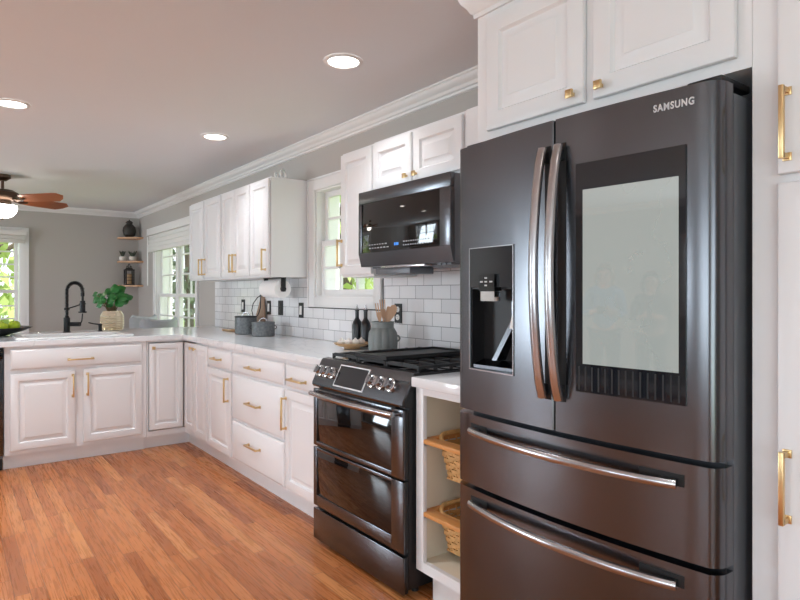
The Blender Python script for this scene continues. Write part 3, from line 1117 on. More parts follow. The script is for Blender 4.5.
# basket cabinet -----------------------------------------------------------------------
t = thing('basket_cabinet', 'open white base cabinet with two pull-out basket bays beside the range', 'cabinet', (1.555, 1.960, 0), R_)
bm = nb()
w, dp = 0.365, 0.64
box(bm, 0, 0.046, 0, 0.02, 0.125, 0.879, bev=0.001); box(bm, w - 0.046, w, 0, 0.02, 0.125, 0.879, bev=0.001)
box(bm, 0.046, w - 0.046, 0, 0.02, 0.125, 0.166); box(bm, 0.046, w - 0.046, 0, 0.02, 0.848, 0.879)
part('face_frame', bm, 'cab', t)
bm = nb()
box(bm, 0, 0.018, 0.02, dp, 0.125, 0.879); box(bm, w - 0.018, w, 0.02, dp, 0.125, 0.879)
box(bm, 0.018, w - 0.018, dp - 0.012, dp, 0.125, 0.879); box(bm, 0.018, w - 0.018, 0.02, dp - 0.012, 0.125, 0.160)
box(bm, 0.018, w - 0.018, 0.02, dp - 0.012, 0.866, 0.879)
part('cabinet_interior', bm, 'cabin', t)
for z in (0.648, 0.352):
    for xx in (0.018, w - 0.018 - 0.028):
        bm = nb(); box(bm, xx, xx + 0.028, 0.004, dp - 0.02, z - 0.010, z, bev=0.001); part('runner', bm, 'cab', t)
bm = nb(); box(bm, 0.045, w, 0.053, 0.068, 0, 0.125); box(bm, 0.045, 0.06, 0.068, dp, 0, 0.125); part('toe_kick', bm, 'cab', t)


def basket(z, label, group=None):
    """hangs by its oak frame on the runners; local frame like the cabinet's"""
    t = thing('wicker_basket', label, 'basket', (1.555, 1.960, z), R_, group)
    bm = nb()
    x0, x1, y0, y1 = 0.020, 0.345, 0.002, 0.52
    box(bm, x0, x1, y0, y0 + 0.055, 0.0005, 0.018, bev=0.003)
    box(bm, x0, x1, y1 - 0.03, y1, 0.0005, 0.018, bev=0.003)
    box(bm, x0, x0 + 0.030, y0 + 0.055, y1 - 0.03, 0.0005, 0.018, bev=0.003)
    box(bm, x1 - 0.030, x1, y0 + 0.055, y1 - 0.03, 0.0005, 0.018, bev=0.003)
    part('rail_frame', bm, 'railwood', t)
    # woven body: tapered box woven from bands
    bm = nb()
    H = 0.150
    cx, cy = (x0 + x1) / 2, (y0 + y1) / 2 + 0.012
    HX, HY = 0.128, 0.206
    def per(u, zz):
        f = 1 - 0.17 * (1 - (zz + H) / H) 
        hx, hy, r = HX * f, HY * f, 0.03
        pts = rrect(hx, hy, r, zz, 4)
        n = len(pts)
        # arc-length walk
        tot = []
        s = 0
        for a, b in zip(pts, pts[1:] + pts[:1]):
            tot.append(s); s += math.dist(a, b)
        q = (u % 1.0) * s
        k = max(i for i in range(n) if tot[i] <= q)
        a, b = Vector(pts[k]), Vector(pts[(k + 1) % n])
        l = (b - a).length
        p = a.lerp(b, (q - tot[k]) / l if l else 0)
        d = (b - a).normalized()
        return p, Vector((d.y, -d.x, 0))
    NS = 30
    rowsN = 10
    for j in range(rowsN):
        zz = -H + 0.008 + (H - 0.01) * (j + 0.5) / rowsN
        rows = []
        for k in range(NS * 2):
            u = k / (NS * 2)
            p, nrm = per(u, zz)
            ph = 1 if (k // 2 + j) % 2 else -1
            off = 0.0042 * ph
            c = Vector((cx, cy, 0)) + Vector((p.x, p.y, zz)) + nrm * off
            hh, tt = 0.0062, 0.0020
            rows.append([bm.verts.new(c + nrm * a + Vector((0, 0, b))) for a, b in ((tt, -hh), (tt, hh), (-tt, hh), (-tt, -hh))])
        n = len(rows)
        for k in range(n):
            A_, B_ = rows[k], rows[(k + 1) % n]
            for q in range(4):
                bm.faces.new((A_[q], A_[(q + 1) % 4], B_[(q + 1) % 4], B_[q]))
    for k in range(NS):
        u = (k + 0.25) / NS
        pa, na = per(u, -H); pb, nbm = per(u, 0)
        tube(bm, [Vector((cx + pa.x, cy + pa.y, -H)), Vector((cx + pb.x, cy + pb.y, 0.012))], 0.003, 5)
    f = 0.83
    box(bm, cx - HX * f, cx + HX * f, cy - HY * f, cy + HY * f, -H - 0.002, -H + 0.006)
    part('woven_body', bm, 'wicker', t)
    bm = nb()
    rim = [Vector((cx + p[0], cy + p[1], 0.018 + 0.012 * math.cos(4 * PI * i / 28))) for i, p in enumerate(rrect(HX + 0.002, HY + 0.002, 0.05, 0, 6))]
    rim.append(rim[0])
    tube(bm, rim, 0.009, 8, cap=False)
    part('rim', bm, 'wicker', t)
    return t


basket(0.6485, 'upper wicker basket on oak rails in the open cabinet')
basket(0.3525, 'lower wicker basket on oak rails in the open cabinet')

# ------------------------------------------------------------------ refrigerator
t = thing('refrigerator', 'black stainless French-door refrigerator with a built-in screen', 'refrigerator', (1.40, 1.58, 0), R_)
FR = t
WF = 0.905
def fy(x):   # front surface of the doors
    return 0.030 * ((x - WF / 2) / 0.4325) ** 2
def plan(x0, x1, round0, round1, back=0.098, n=10):
    pts = []
    if round0:
        pts += [(x0, 0.072), (x0 + 0.003, 0.058), (x0 + 0.009, 0.046), (x0 + 0.017, 0.036)]
        xs = x0 + 0.026
    else:
        pts += [(x0, fy(x0) + 0.004)]
        xs = x0 + 0.004
    xe = x1 - 0.026 if round1 else x1 - 0.004
    for k in range(n + 1):
        x = xs + (xe - xs) * k / n
        pts.append((x, fy(x)))
    if round1:
        pts += [(x1 - 0.017, fy(x1 - 0.018) + 0.004), (x1 - 0.010, 0.042), (x1 - 0.003, 0.054), (x1, 0.070)]
    else:
        pts.append((x1, fy(x1) + 0.004))
    pts += [(x1, back), (x0, back)]
    return pts
bm = nb(); box(bm, 0.004, WF - 0.004, 0.112, 0.795, 0.03, 1.745, bev=0.004)
box(bm, 0.02, WF - 0.02, 0.099, 0.114, 0.07, 1.73)
part('cabinet', bm, 'steelside', t)
bm = nb()
for xx in (0.06, WF - 0.06):
    for yy in (0.18, 0.70):
        cyl(bm, (xx, yy, 0.0), (xx, yy, 0.035), 0.02)
part('feet', bm, 'blackpl', t)
# left door with dispenser niche
DX0, DX1, DZ0, DZ1, DZM = 0.086, 0.292, 1.012, 1.412, 1.283
ZD0, ZD1 = 0.868, 1.762
SP = 0.4505
bm = nb()
P1 = plan(0.0, SP, True, False)
def strip(bm, xa, xb, za, zb, roundl=False, back=0.098):
    pts = []
    if roundl:
        pts += [(0.0, 0.072), (0.003, 0.058), (0.009, 0.046), (0.017, 0.036)]
        xa2 = 0.026
    else:
        xa2 = xa
    n = 5
    for k in range(n + 1):
        x = xa2 + (xb - xa2) * k / n
        pts.append((x, fy(x)))
    if abs(xb - SP) < 1e-6:
        pts[-1] = (xb - 0.004, fy(xb)); pts.append((xb, fy(xb) + 0.004))
    pts += [(xb, back), (xa, back)]
    extr(bm, pts, 'z', za, zb)
strip(bm, 0.0, DX0, ZD0, ZD1, True)
strip(bm, DX0, DX1, ZD0, DZ0)
strip(bm, DX0, DX1, DZM, ZD1)
strip(bm, DX1, SP, ZD0, ZD1)
box(bm, DX0, DX1, 0.086, 0.098, DZ0, DZM)
ld = part('door', bm, 'steel', t, 'left door with the water dispenser')
def chord(x, xa, xb, off):   # flat plate laid across the curved door between xa and xb
    return fy(xa) + (fy(xb) - fy(xa)) * (x - xa) / (xb - xa) + off


def cbox(bm, xa, xb, x0, x1, o0, o1, z0, z1):
    """box whose faces follow the chord xa-xb; o0 front offset, o1 back offset"""
    c = [(x0, chord(x0, xa, xb, o0)), (x1, chord(x1, xa, xb, o0)), (x1, chord(x1, xa, xb, o1)), (x0, chord(x0, xa, xb, o1))]
    hexa(bm, [(p[0], p[1], z0) for p in c] + [(p[0], p[1], z1) for p in c])


DC = (DX0, DX1)
bm = nb(); cbox(bm, *DC, DX0 - 0.002, DX1 + 0.002, -0.003, 0.004, DZM, DZ1)
part('dispenser_panel', bm, 'screenblack', ld, 'glossy dark dispenser panel')
bm = nb()   # slim bright outline round the whole dispenser
for b in ((DX0 - 0.005, DX0 - 0.002, DZ0 - 0.004, DZ1 + 0.003), (DX1 + 0.002, DX1 + 0.005, DZ0 - 0.004, DZ1 + 0.003), (DX0 - 0.005, DX1 + 0.005, DZ1 + 0.0, DZ1 + 0.003), (DX0 - 0.005, DX1 + 0.005, DZ0 - 0.005, DZ0 - 0.001)):
    cbox(bm, *DC, b[0], b[1], -0.004, 0.010, b[2], b[3])
part('dispenser_frame', bm, 'bright', ld)
bm = nb()
e = 0.0008
yn = 0.026
box(bm, DX0 + e, DX0 + 0.004, yn, 0.085, DZ0 + e, DZM - e); box(bm, DX1 - 0.004, DX1 - e, yn, 0.085, DZ0 + e, DZM - e)
box(bm, DX0 + 0.004, DX1 - 0.004, 0.081, 0.085, DZ0 + e, DZM - e); box(bm, DX0 + 0.004, DX1 - 0.004, yn, 0.081, DZM - 0.006, DZM - e)
part('dispenser_niche', bm, 'blackpl', ld)
bm = nb(); extr(bm, [(0.028, DZ0 + 0.001), (0.080, DZ0 + 0.001), (0.080, DZ0 + 0.028), (0.028, DZ0 + 0.012)], 'x', DX0 + 0.006, DX1 - 0.006)
part('drip_tray', bm, 'steel', ld)
bm = nb(); hexa(bm, [(DX0 + 0.080, 0.040, DZ0 + 0.03), (DX0 + 0.100, 0.040, DZ0 + 0.03), (DX0 + 0.105, 0.080, DZ0 + 0.03), (DX0 + 0.085, 0.080, DZ0 + 0.03), (DX0 + 0.150, 0.060, 1.18), (DX0 + 0.172, 0.060, 1.18), (DX0 + 0.172, 0.080, 1.18), (DX0 + 0.150, 0.080, 1.18)])
hexa(bm, [(DX0 + 0.150, 0.060, 1.18), (DX0 + 0.172, 0.060, 1.18), (DX0 + 0.172, 0.080, 1.18), (DX0 + 0.150, 0.080, 1.18), (DX0 + 0.150, 0.060, DZM - 0.01), (DX0 + 0.168, 0.060, DZM - 0.01), (DX0 + 0.168, 0.080, DZM - 0.01), (DX0 + 0.150, 0.080, DZM - 0.01)])
part('water_ramp', bm, 'steel', ld)
bm = nb(); hexa(bm, [(0.240, 0.045, 1.150), (0.284, 0.045, 1.150), (0.284, 0.058, 1.150), (0.240, 0.058, 1.150), (0.256, 0.055, 1.250), (0.284, 0.055, 1.250), (0.284, 0.065, 1.250), (0.256, 0.065, 1.250)])
part('ice_lever', bm, 'whiteplast', ld, 'pale dispenser paddle')
bm = nb(); cbox(bm, *DC, 0.142, 0.220, -0.014, 0.02, 1.270, 1.325); pn = part('dispenser_display', bm, 'blackglass', ld)
bm = nb()
for (xx, zz, ww) in ((0.150, 1.298, 0.014), (0.173, 1.310, 0.012), (0.173, 1.298, 0.012), (0.173, 1.286, 0.012), (0.197, 1.298, 0.014)):
    cbox(bm, *DC, xx, xx + ww, -0.0146, -0.0138, zz, zz + 0.005)
part('legend', bm, 'legend', pn)
bm = nb(); cbox(bm, *DC, 0.148, 0.216, -0.010, 0.018, 1.238, 1.269); part('dispenser_spout', bm, 'chrome', ld)
# right door with screen
bm = nb(); extr(bm, plan(SP + 0.005, WF, False, True), 'z', ZD0, ZD1)
rd = part('door', bm, 'steel', t, 'right door with the built-in screen')
SCX = (0.5315, 0.8316)
bm = nb(); cbox(bm, *SCX, 0.5315, 0.8316, -0.0050, 0.012, 0.992, 1.621)
sc = part('screen_glass', bm, 'screenblack', rd, 'tall black glass screen surround')
bm = nb(); cbox(bm, *SCX, 0.554, 0.8150, -0.0060, -0.0051, 1.070, 1.547); part('display', bm, 'display', sc, 'pale grey-green lit display')
for k in range(15):
    xx = 0.541 + 0.0195 * k
    bm = nb(); cbox(bm, *SCX, xx, xx + 0.004, -0.0062, -0.0051, 0.998, 1.062)
    part('speaker_slot', bm, 'blackpl', sc)
cu = bpy.data.curves.new('logo_text', 'FONT')
cu.body = 'SAMSUNG'; cu.size = 0.0265; cu.extrude = 0.0006; cu.offset = 0.0009; cu.space_character = 1.18
tmp = bpy.data.objects.new('logo_tmp', cu)
C.objects.link(tmp)
bpy.context.view_layer.update()
me = bpy.data.meshes.new_from_object(tmp.evaluated_get(bpy.context.evaluated_depsgraph_get()))
bpy.data.objects.remove(tmp)
me.materials.clear(); me.materials.append(M['logo'])
xsr = [v.co.x for v in me.vertices]; wl = max(xsr) - min(xsr)
lg = bpy.data.objects.new('logo', me); C.objects.link(lg); lg.parent = rd
lg.scale = (0.098 / wl, 0.92, 1)
lg.location = (0.752, fy(0.752) - 0.0014, 1.7145); lg.rotation_euler = (PI / 2, 0, math.atan2(fy(0.85) - fy(0.752), 0.098))
lg['label'] = 'silver brand lettering'
# freezer drawers
drs = []
for z0, z1 in ((0.619, 0.853), (0.065, 0.603)):
    bm = nb(); extr(bm, plan(0, WF, True, True, n=14), 'z', z0, z1)
    drs.append(part('freezer_drawer', bm, 'steel', t))
# vertical door handles
def vhandle(x, par):
    bm = nb()
    pts = []
    for k in range(17):
        s = k / 16
        z = 0.962 + (1.682 - 0.962) * s
        b = math.sin(PI * s)
        pts.append((x, -0.014 - 0.041 * max(0, b) ** 0.7, z))
    tube(bm, pts, 0.0155, 12, ry=0.011, up=(1, 0, 0))
    part('handle', bm, 'bright', par, 'curved satin steel handle')
    for z in (0.985, 1.655):
        bm = nb(); box(bm, x - 0.012, x + 0.012, -0.026, 0.006, z - 0.016, z + 0.016, bev=0.004)
        part('handle_mount', bm, 'blackpl', par)
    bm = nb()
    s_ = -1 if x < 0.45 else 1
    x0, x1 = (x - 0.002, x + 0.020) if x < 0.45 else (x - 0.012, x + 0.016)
    rings(bm, x0, x1, 0.955, 1.69, [(0, 0.003), (0, -0.0008), (0.002, -0.0012)])  # flat plate on the door, its dark colour paints the shade of a recess
    part('recess_shade', bm, 'dark', par, 'thin dark plate painted as recess shade behind the handle')
vhandle(0.423, ld)
vhandle(0.480, rd)
def hhandle(z, par):
    bm = nb()
    pts = []
    for k in range(19):
        s = k / 18
        x = 0.100 + (0.815 - 0.100) * s
        b = max(0, math.sin(PI * s))
        pts.append((x, fy(x) - 0.016 - 0.030 * b ** 0.7, z))
    tube(bm, pts, 0.0125, 12, ry=0.010, up=(0, 0, 1))
    part('handle', bm, 'bright', par, 'curved satin steel handle')
    for x in (0.12, 0.79):
        bm = nb(); box(bm, x - 0.02, x + 0.02, fy(x) - 0.018, fy(x) + 0.010, z - 0.010, z + 0.010, bev=0.003)
        part('handle_mount', bm, 'blackpl', par)
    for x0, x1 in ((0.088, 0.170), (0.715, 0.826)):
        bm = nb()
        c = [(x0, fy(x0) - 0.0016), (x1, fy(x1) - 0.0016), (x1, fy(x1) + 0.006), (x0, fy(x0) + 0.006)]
        hexa(bm, [(p[0], p[1], z - 0.008) for p in c] + [(p[0], p[1], z + 0.022) for p in c])  # no hollow here: a dark plate stands in for the shade of the pocket
        part('recess_shade', bm, 'dark', par, 'thin dark plate painted as pocket shade behind the handle end')
hhandle(0.803, drs[0])
hhandle(0.559, drs[1])
for x0, x1 in ((0.012, 0.10), (WF - 0.10, WF - 0.012)):
    bm = nb(); box(bm, x0, x1, 0.07, 0.22, 1.764, 1.784, bev=0.006)
    part('hinge_cover', bm, 'blackpl', t)
bm = nb(); box(bm, 0.03, WF - 0.03, 0.09, 0.111, 0.02, 0.06); part('kick_grille', bm, 'blackpl', t)

# ------------------------------------------------------------------ range
t = thing('range', 'black stainless slide-in gas range with double oven', 'range', (1.498, 2.730, 0), R_)
WR = 0.758
bm = nb()
box(bm, 0.004, WR - 0.004, 0.030, 0.680, 0.035, 0.895, bev=0.002)
box(bm, 0.002, WR - 0.002, 0.05, 0.69, 0.895, 0.925, bev=0.002)
part('body', bm, 'blackpl', t)
bm = nb()
for xx in (0.05, WR - 0.05):
    for yy in (0.10, 0.62):
        cyl(bm, (xx, yy, 0), (xx, yy, 0.036), 0.016)
part('feet', bm, 'blackpl', t)
SL = [(0.026, 0.789), (0.0, 0.792), (-0.007, 0.802), (-0.006, 0.815), (0.048, 0.922), (0.056, 0.930), (0.085, 0.934), (0.085, 0.80)]
bm = nb(); extr(bm, SL, 'x', 0.0, WR); cp_ = part('control_panel', bm, 'steel', t)
bm = nb(); extr(bm, [(y + (0.012 if y < 0.05 else 0.0), z - 0.002) for y, z in SL], 'x', WR, WR + 0.0015); part('end_cap', bm, 'blackpl', cp_)
# slanted frame of reference on the control panel
sv = (Vector((0, 0.048, 0.922)) - Vector((0, -0.006, 0.815))); sl_len = sv.length; sv.normalize()
sn = Vector((0, -sv.z, sv.y))
def SPt(x, s, h=0.0):
    return Vector((x, -0.006, 0.815)) + sv * s + sn * h
def sbox(bm, x0, x1, s0, s1, h0, h1):
    hexa(bm, [SPt(x0, s0, h0), SPt(x1, s0, h0), SPt(x1, s1, h0), SPt(x0, s1, h0), SPt(x0, s0, h1), SPt(x1, s0, h1), SPt(x1, s1, h1), SPt(x0, s1, h1)])
bm = nb(); sbox(bm, 0.205, 0.458, 0.002, 0.112, 0.0, 0.004); f = part('display_frame', bm, 'satin', cp_, 'bright frame round the control display')
bm = nb(); sbox(bm, 0.211, 0.452, 0.008, 0.106, 0.004, 0.005); g = part('control_display', bm, 'screenblack', f)
for x in (0.050, 0.107, 0.164, 0.512, 0.580, 0.650):
    k_ = nb()
    c0, c1 = SPt(x, 0.060, 0.0), SPt(x, 0.060, 0.010)
    cyl(k_, c0, c1, 0.0285, 0.0275, 28); torus(k_, SPt(x, 0.060, 0.011), 0.0265, 0.0035, sn, 28, 8)
    kn = part('knob', k_, 'chrome', cp_, 'bright burner knob ring')
    k_ = nb()
    cyl(k_, SPt(x, 0.060, 0.010), SPt(x, 0.060, 0.036), 0.0205, 0.018, 24)
    sbox(k_, x - 0.005, x + 0.005, 0.040, 0.080, 0.036, 0.043)
    part('knob_grip', k_, 'bright', kn)


def oven_door(name, z0, z1, gx0, gx1, gz0, gz1):
    bm = nb()
    # frame pieces around the glass
    y0, y1 = 0.0, 0.011
    bm2 = nb(); box(bm2, 0.004, WR - 0.003, 0.0115, 0.029, z0 + 0.002, z1 - 0.002, bev=0.002)
    pr = [(0, y1), (0, y0 + 0.004), (0.004, y0)]
    box(bm, 0.0, gx0, y0, y1, z0, z1, bev=0.003); box(bm, gx1, WR, y0, y1, z0, z1, bev=0.003)
    box(bm, gx0 - 0.003, gx1 + 0.003, y0 + 0.0002, y1, z0, gz0, bev=0.003); box(bm, gx0 - 0.003, gx1 + 0.003, y0 + 0.0002, y1, gz1, z1, bev=0.003)
    d = part(name, bm, 'steel', t)
    part('inner_panel', bm2, 'blackpl', d)
    bm = nb(); box(bm, gx0 - 0.002, gx1 + 0.002, 0.003, 0.0112, gz0 - 0.002, gz1 + 0.002, bev=0.001)
    part('oven_window', bm, 'blackglass', d)
    return d
ud = oven_door('oven_door', 0.494, 0.782, 0.032, 0.672, 0.516, 0.728)
ldr = oven_door('oven_door', 0.190, 0.486, 0.032, 0.672, 0.246, 0.470)
bm = nb()
pts = []
for k in range(17):
    s = k / 16
    x = 0.032 + (WR - 0.062) * s
    pts.append((x, -0.034 - 0.022 * math.sin(PI * s), 0.764))
tube(bm, pts, 0.012, 12, ry=0.012)
cyl(bm, (0.044, -0.036, 0.764), (0.044, 0.002, 0.764), 0.010); cyl(bm, (WR - 0.045, -0.036, 0.764), (WR - 0.045, 0.002, 0.764), 0.010)
part('handle', bm, 'bright', ud, 'bowed satin steel handle')
bm = nb(); box(bm, 0.06, WR - 0.06, 0.002, 0.028, 0.7825, 0.7885); part('vent_slot', bm, 'dark', ud)
bm = nb(); box(bm, 0.0, WR, 0.0, 0.011, 0.022, 0.176, bev=0.003); sd_ = part('storage_drawer', bm, 'steel', t)
bm = nb(); box(bm, 0.004, WR - 0.003, 0.0115, 0.029, 0.024, 0.174, bev=0.002); part('inner_panel', bm, 'blackpl', sd_)

# cooktop: burners, grates, griddle
bm = nb(); box(bm, 0.012, WR - 0.012, 0.088, 0.67, 0.9255, 0.930, bev=0.001); ct = part('cooktop', bm, 'blackglass', t)
for x, y, r in ((0.15, 0.20, 0.045), (0.15, 0.53, 0.035), (0.38, 0.37, 0.05), (0.61, 0.20, 0.04), (0.61, 0.53, 0.035)):
    bm = nb(); lathe(bm, [(r + 0.012, 0), (r + 0.010, 0.008), (r * 0.9, 0.010), (r * 0.85, 0.016), (r * 0.8, 0.018)], (x, y, 0.930), 28); part('burner', bm, 'iron', ct)
def grate(x0, x1):
    bm = nb()
    y0, y1, zt = 0.098, 0.660, 0.958
    b = 0.007
    for xx in (x0 + b, x1 - b):
        box(bm, xx - b, xx + b, y0, y1, zt - 0.016, zt - 0.004, bev=0.002)
    for k in range(7):
        yy = y0 + b + (y1 - y0 - 2 * b) * k / 6
        hexa(bm, [(x0, yy - b, zt - 0.016), (x1, yy - b, zt - 0.016), (x1, yy + b, zt - 0.016), (x0, yy + b, zt - 0.016), (x0 + 0.02, yy - b * 0.6, zt), (x1 - 0.02, yy - b * 0.6, zt), (x1 - 0.02, yy + b * 0.6, zt), (x0 + 0.02, yy + b * 0.6, zt)])
        for xx in (x0, x1 - 0.014):
            box(bm, xx, xx + 0.014, yy - b, yy + b, 0.9305, zt - 0.012, bev=0.002)
    xm = (x0 + x1) / 2
    box(bm, xm - b * 0.8, xm + b * 0.8, y0, y1, zt - 0.016, zt - 0.001, bev=0.002)
    part('grate', bm, 'iron', ct)
grate(0.022, 0.262); grate(0.266, 0.492); grate(0.496, 0.736)
bm = nb()
gx0, gx1, gy0, gy1 = 0.245, 0.515, 0.088, 0.60
box(bm, gx0, gx1, gy0, gy1, 0.9585, 0.968, bev=0.002)
box(bm, gx0, gx1, gy0, gy0 + 0.012, 0.968, 0.978, bev=0.002); box(bm, gx0, gx1, gy1 - 0.012, gy1, 0.968, 0.978, bev=0.002)
box(bm, gx0, gx0 + 0.010, gy0, gy1, 0.968, 0.978, bev=0.002); box(bm, gx1 - 0.010, gx1, gy0, gy1, 0.968, 0.978, bev=0.002)
o = solo('griddle', bm, 'iron', 'flat cast iron griddle lying on the middle grate of the range', 'griddle', (1.498, 2.730, 0), R_)

# ------------------------------------------------------------------ microwave
t = thing('microwave', 'over-the-range black stainless microwave under the short cabinet', 'microwave', (1.80, 2.775, 0), R_)
WM = 0.752
bm = nb(); box(bm, 0.006, WM - 0.006, 0.028, 0.413, 1.405, 1.808, bev=0.003); part('body', bm, 'steelside', t)
bm = nb()
z0, z1 = 1.412, 1.808
box(bm, 0, WM, 0, 0.027, 1.742, z1, bev=0.004)
box(bm, 0, 0.03, 0, 0.027, 1.478, 1.742, bev=0.002); box(bm, WM - 0.075, WM, 0, 0.027, 1.478, 1.742, bev=0.002)
hexa(bm, [(0, 0.018, 1.405), (WM, 0.018, 1.405), (WM, 0.027, 1.405), (0, 0.027, 1.405), (0, 0, 1.478), (WM, 0, 1.478), (WM, 0.027, 1.478), (0, 0.027, 1.478)])
d = part('door', bm, 'steel', t)
bm = nb(); box(bm, 0.029, WM - 0.074, 0.003, 0.026, 1.476, 1.743, bev=0.001); g = part('door_glass', bm, 'blackglass', d)
bm = nb()
rnd = random.Random(4)
for row, zz in enumerate((1.516, 1.498)):
    x = 0.10
    while x < 0.27:
        ww = rnd.uniform(0.010, 0.018)
        box(bm, x, x + ww, 0.0022, 0.003, zz, zz + 0.005)
        x += ww + 0.012
    x = 0.40
    while x < 0.60:
        ww = rnd.uniform(0.006, 0.012)
        box(bm, x, x + ww, 0.0022, 0.003, zz, zz + 0.006)
        x += ww + 0.010
part('legend', bm, 'legend', g)
bm = nb()
for k in range(3):
    box(bm, 0.325 + 0.013 * k, 0.334 + 0.013 * k, 0.0022, 0.003, 1.504, 1.518)
part('clock_digits', bm, 'lcdblue', g)
bm = nb()
for k in range(18):
    box(bm, 0.05 + 0.036 * k, 0.078 + 0.036 * k, 0.06, 0.35, 1.396, 1.4045)
part('grease_filter', bm, 'steelside', t)
bm = nb(); box(bm, 0.10, 0.40, 0.045, 0.20, 1.362, 1.396, bev=0.004); part('lamp_housing', bm, 'steelside', t)
bm = nb(); box(bm, 0.20, 0.56, 0.008, 0.040, 1.392, 1.4045, bev=0.003); part('pull_lip', bm, 'bright', t)

# ------------------------------------------------------------------ ceiling lights
spots = [(1.57, 2.556, 'round recessed ceiling light nearest the refrigerator'), (1.575, 4.35, 'round recessed ceiling light above the drawer stack'), (0.32, 4.33, 'round recessed ceiling light at the left edge over the open floor'),
         (0.32, 2.5, None), (0.32, 0.6, None), (-0.9, 0.6, None), (-0.9, 2.5, None), (-0.9, 4.33, None), (-2.6, 1.7, None), (-2.6, 0.7, None), (-2.8, 4.33, None)]
def dl(loc, label):
    t = thing('recessed_light', label, 'ceiling light', (loc[0], loc[1], ZC - 0.001), 0, 'recessed ceiling lights')
    bm = nb(); lathe(bm, [(0.098, 0.0), (0.098, -0.004), (0.078, -0.008), (0.074, -0.002)], cap=False); part('trim_ring', bm, 'trim', t)
    bm = nb(); lathe(bm, [(0.0755, -0.0005), (0.0755, -0.003)]); part('lens', bm, 'lens', t)
    return t
base_light = None
for i, (x, y, lb) in enumerate(spots):
    if lb is None:
        lb = 'round recessed ceiling light outside the picture'
    if base_light is None:
        base_light = dl((x, y), lb)
    else:
        q = dup(base_light, (x, y, ZC - 0.001), 0, lb)
        if 'outside' in lb:
            q['group'] = 'recessed ceiling lights outside the picture'
    ld_ = bpy.data.lights.new('downlight', 'AREA')
    ld_.shape = 'DISK'; ld_.size = 0.13; ld_.energy = 3.0 if y < 1 else (2.4 if x > 1 else 7.5); ld_.color = (0.88, 0.95, 1.0); ld_.spread = math.radians(100)
    lo = bpy.data.objects.new('downlight', ld_); C.objects.link(lo); lo.location = (x, y, ZC - 0.008)

# ------------------------------------------------------------------ ceiling fan
t = thing('ceiling_fan', 'five-blade ceiling fan with a lit globe over the dining area', 'ceiling fan', (0.44, 7.0, 0))
bm = nb(); lathe(bm, [(0.07, ZC - 0.001), (0.07, ZC - 0.03), (0.03, ZC - 0.06), (0.013, ZC - 0.06), (0.013, 2.26)], cap=True); part('downrod', bm, 'bronze', t)
bm = nb(); lathe(bm, [(0.02, 2.27), (0.09, 2.262), (0.135, 2.235), (0.14, 2.20), (0.11, 2.165), (0.075, 2.15), (0.07, 2.13), (0.10, 2.12), (0.10, 2.105)], seg=36); part('motor_housing', bm, 'bronze', t)
bm = nb()
lathe(bm, [(0.122, 2.112), (0.124, 2.085), (0.112, 2.045), (0.085, 2.012), (0.045, 1.995), (0.01, 1.993)], seg=36); part('globe', bm, 'lampglass', t, 'frosted glass globe, lit')
bm = nb(); lathe(bm, [(0.008, 1.995), (0.012, 1.986), (0.006, 1.974)], seg=12); part('finial', bm, 'bronze', t)
c5 = [63, -9, -81, -153, 135]
fwd = Vector((0.6, 0.8, 0)); rgt = Vector((0.8, -0.6, 0))
for k, a in enumerate(c5):
    a = math.radians(a)
    dr = rgt * math.cos(a) + fwd * math.sin(a)
    sd = Vector((-dr.y, dr.x, 0))
    up = Vector((0, 0, 1))
    tilt = (sd * math.cos(0.42) - up * math.sin(0.42))
    bm = nb()
    nn = dr.cross(tilt).normalized()
    outl = [(0.20, -0.05), (0.30, -0.062), (0.58, -0.068), (0.62, -0.064), (0.665, -0.02), (0.63, 0.03), (0.57, 0.068), (0.30, 0.062), (0.20, 0.05)]
    A = [bm.verts.new(dr * u + tilt * v + nn * 0.004 + up * 2.178) for u, v in outl]
    B = [bm.verts.new(dr * u + tilt * v - nn * 0.004 + up * 2.178) for u, v in outl]
    bm.faces.new(A); bm.faces.new(B[::-1])
    for i in range(len(outl)):
        n = (i + 1) % len(outl)
        bm.faces.new((A[i], A[n], B[n], B[i]))
    bl = part('blade', bm, 'fanwood', t)
    bm = nb(); tube(bm, [dr * 0.10 + up * 2.175, dr * 0.17 + up * 2.160, dr * 0.24 + up * 2.170], [0.012, 0.014, 0.010], 8)
    part('blade_arm', bm, 'bronze', bl)
# ------------------------------------------------------------------ corner shelves and what stands on them
for z, lb in ((2.045, 'top small wooden corner shelf at the far end of the room'), (1.712, 'middle small wooden corner shelf at the far end of the room'), (1.375, 'bottom small wooden corner shelf at the far end of the room')):
    bm = nb()
    extr(bm, [(2.214, 9.206), (1.93, 9.206), (1.93, 9.12), (2.02, 9.03), (2.13, 8.93), (2.214, 8.93)], 'z', z - 0.022, z)
    solo('corner_shelf', bm, 'wood', lb, 'shelf', group='wooden corner shelves')
bm = nb(); lathe(bm, [(0.045, 0), (0.075, 0.03), (0.088, 0.09), (0.080, 0.14), (0.050, 0.175), (0.036, 0.185), (0.040, 0.20), (0.052, 0.205), (0.036, 0.22), (0.014, 0.235)], seg=28)
t = thing('lidded_jar', 'dark carved lidded jar on the top corner shelf', 'jar', (2.065, 9.09, 2.046)); part('body', bm, 'vase', t)
bm = nb(); lathe(bm, [(0.038, 0.2205), (0.030, 0.228), (0.008, 0.236), (0.010, 0.246), (0.004, 0.25)], seg=20); part('lid', bm, 'vase', t)
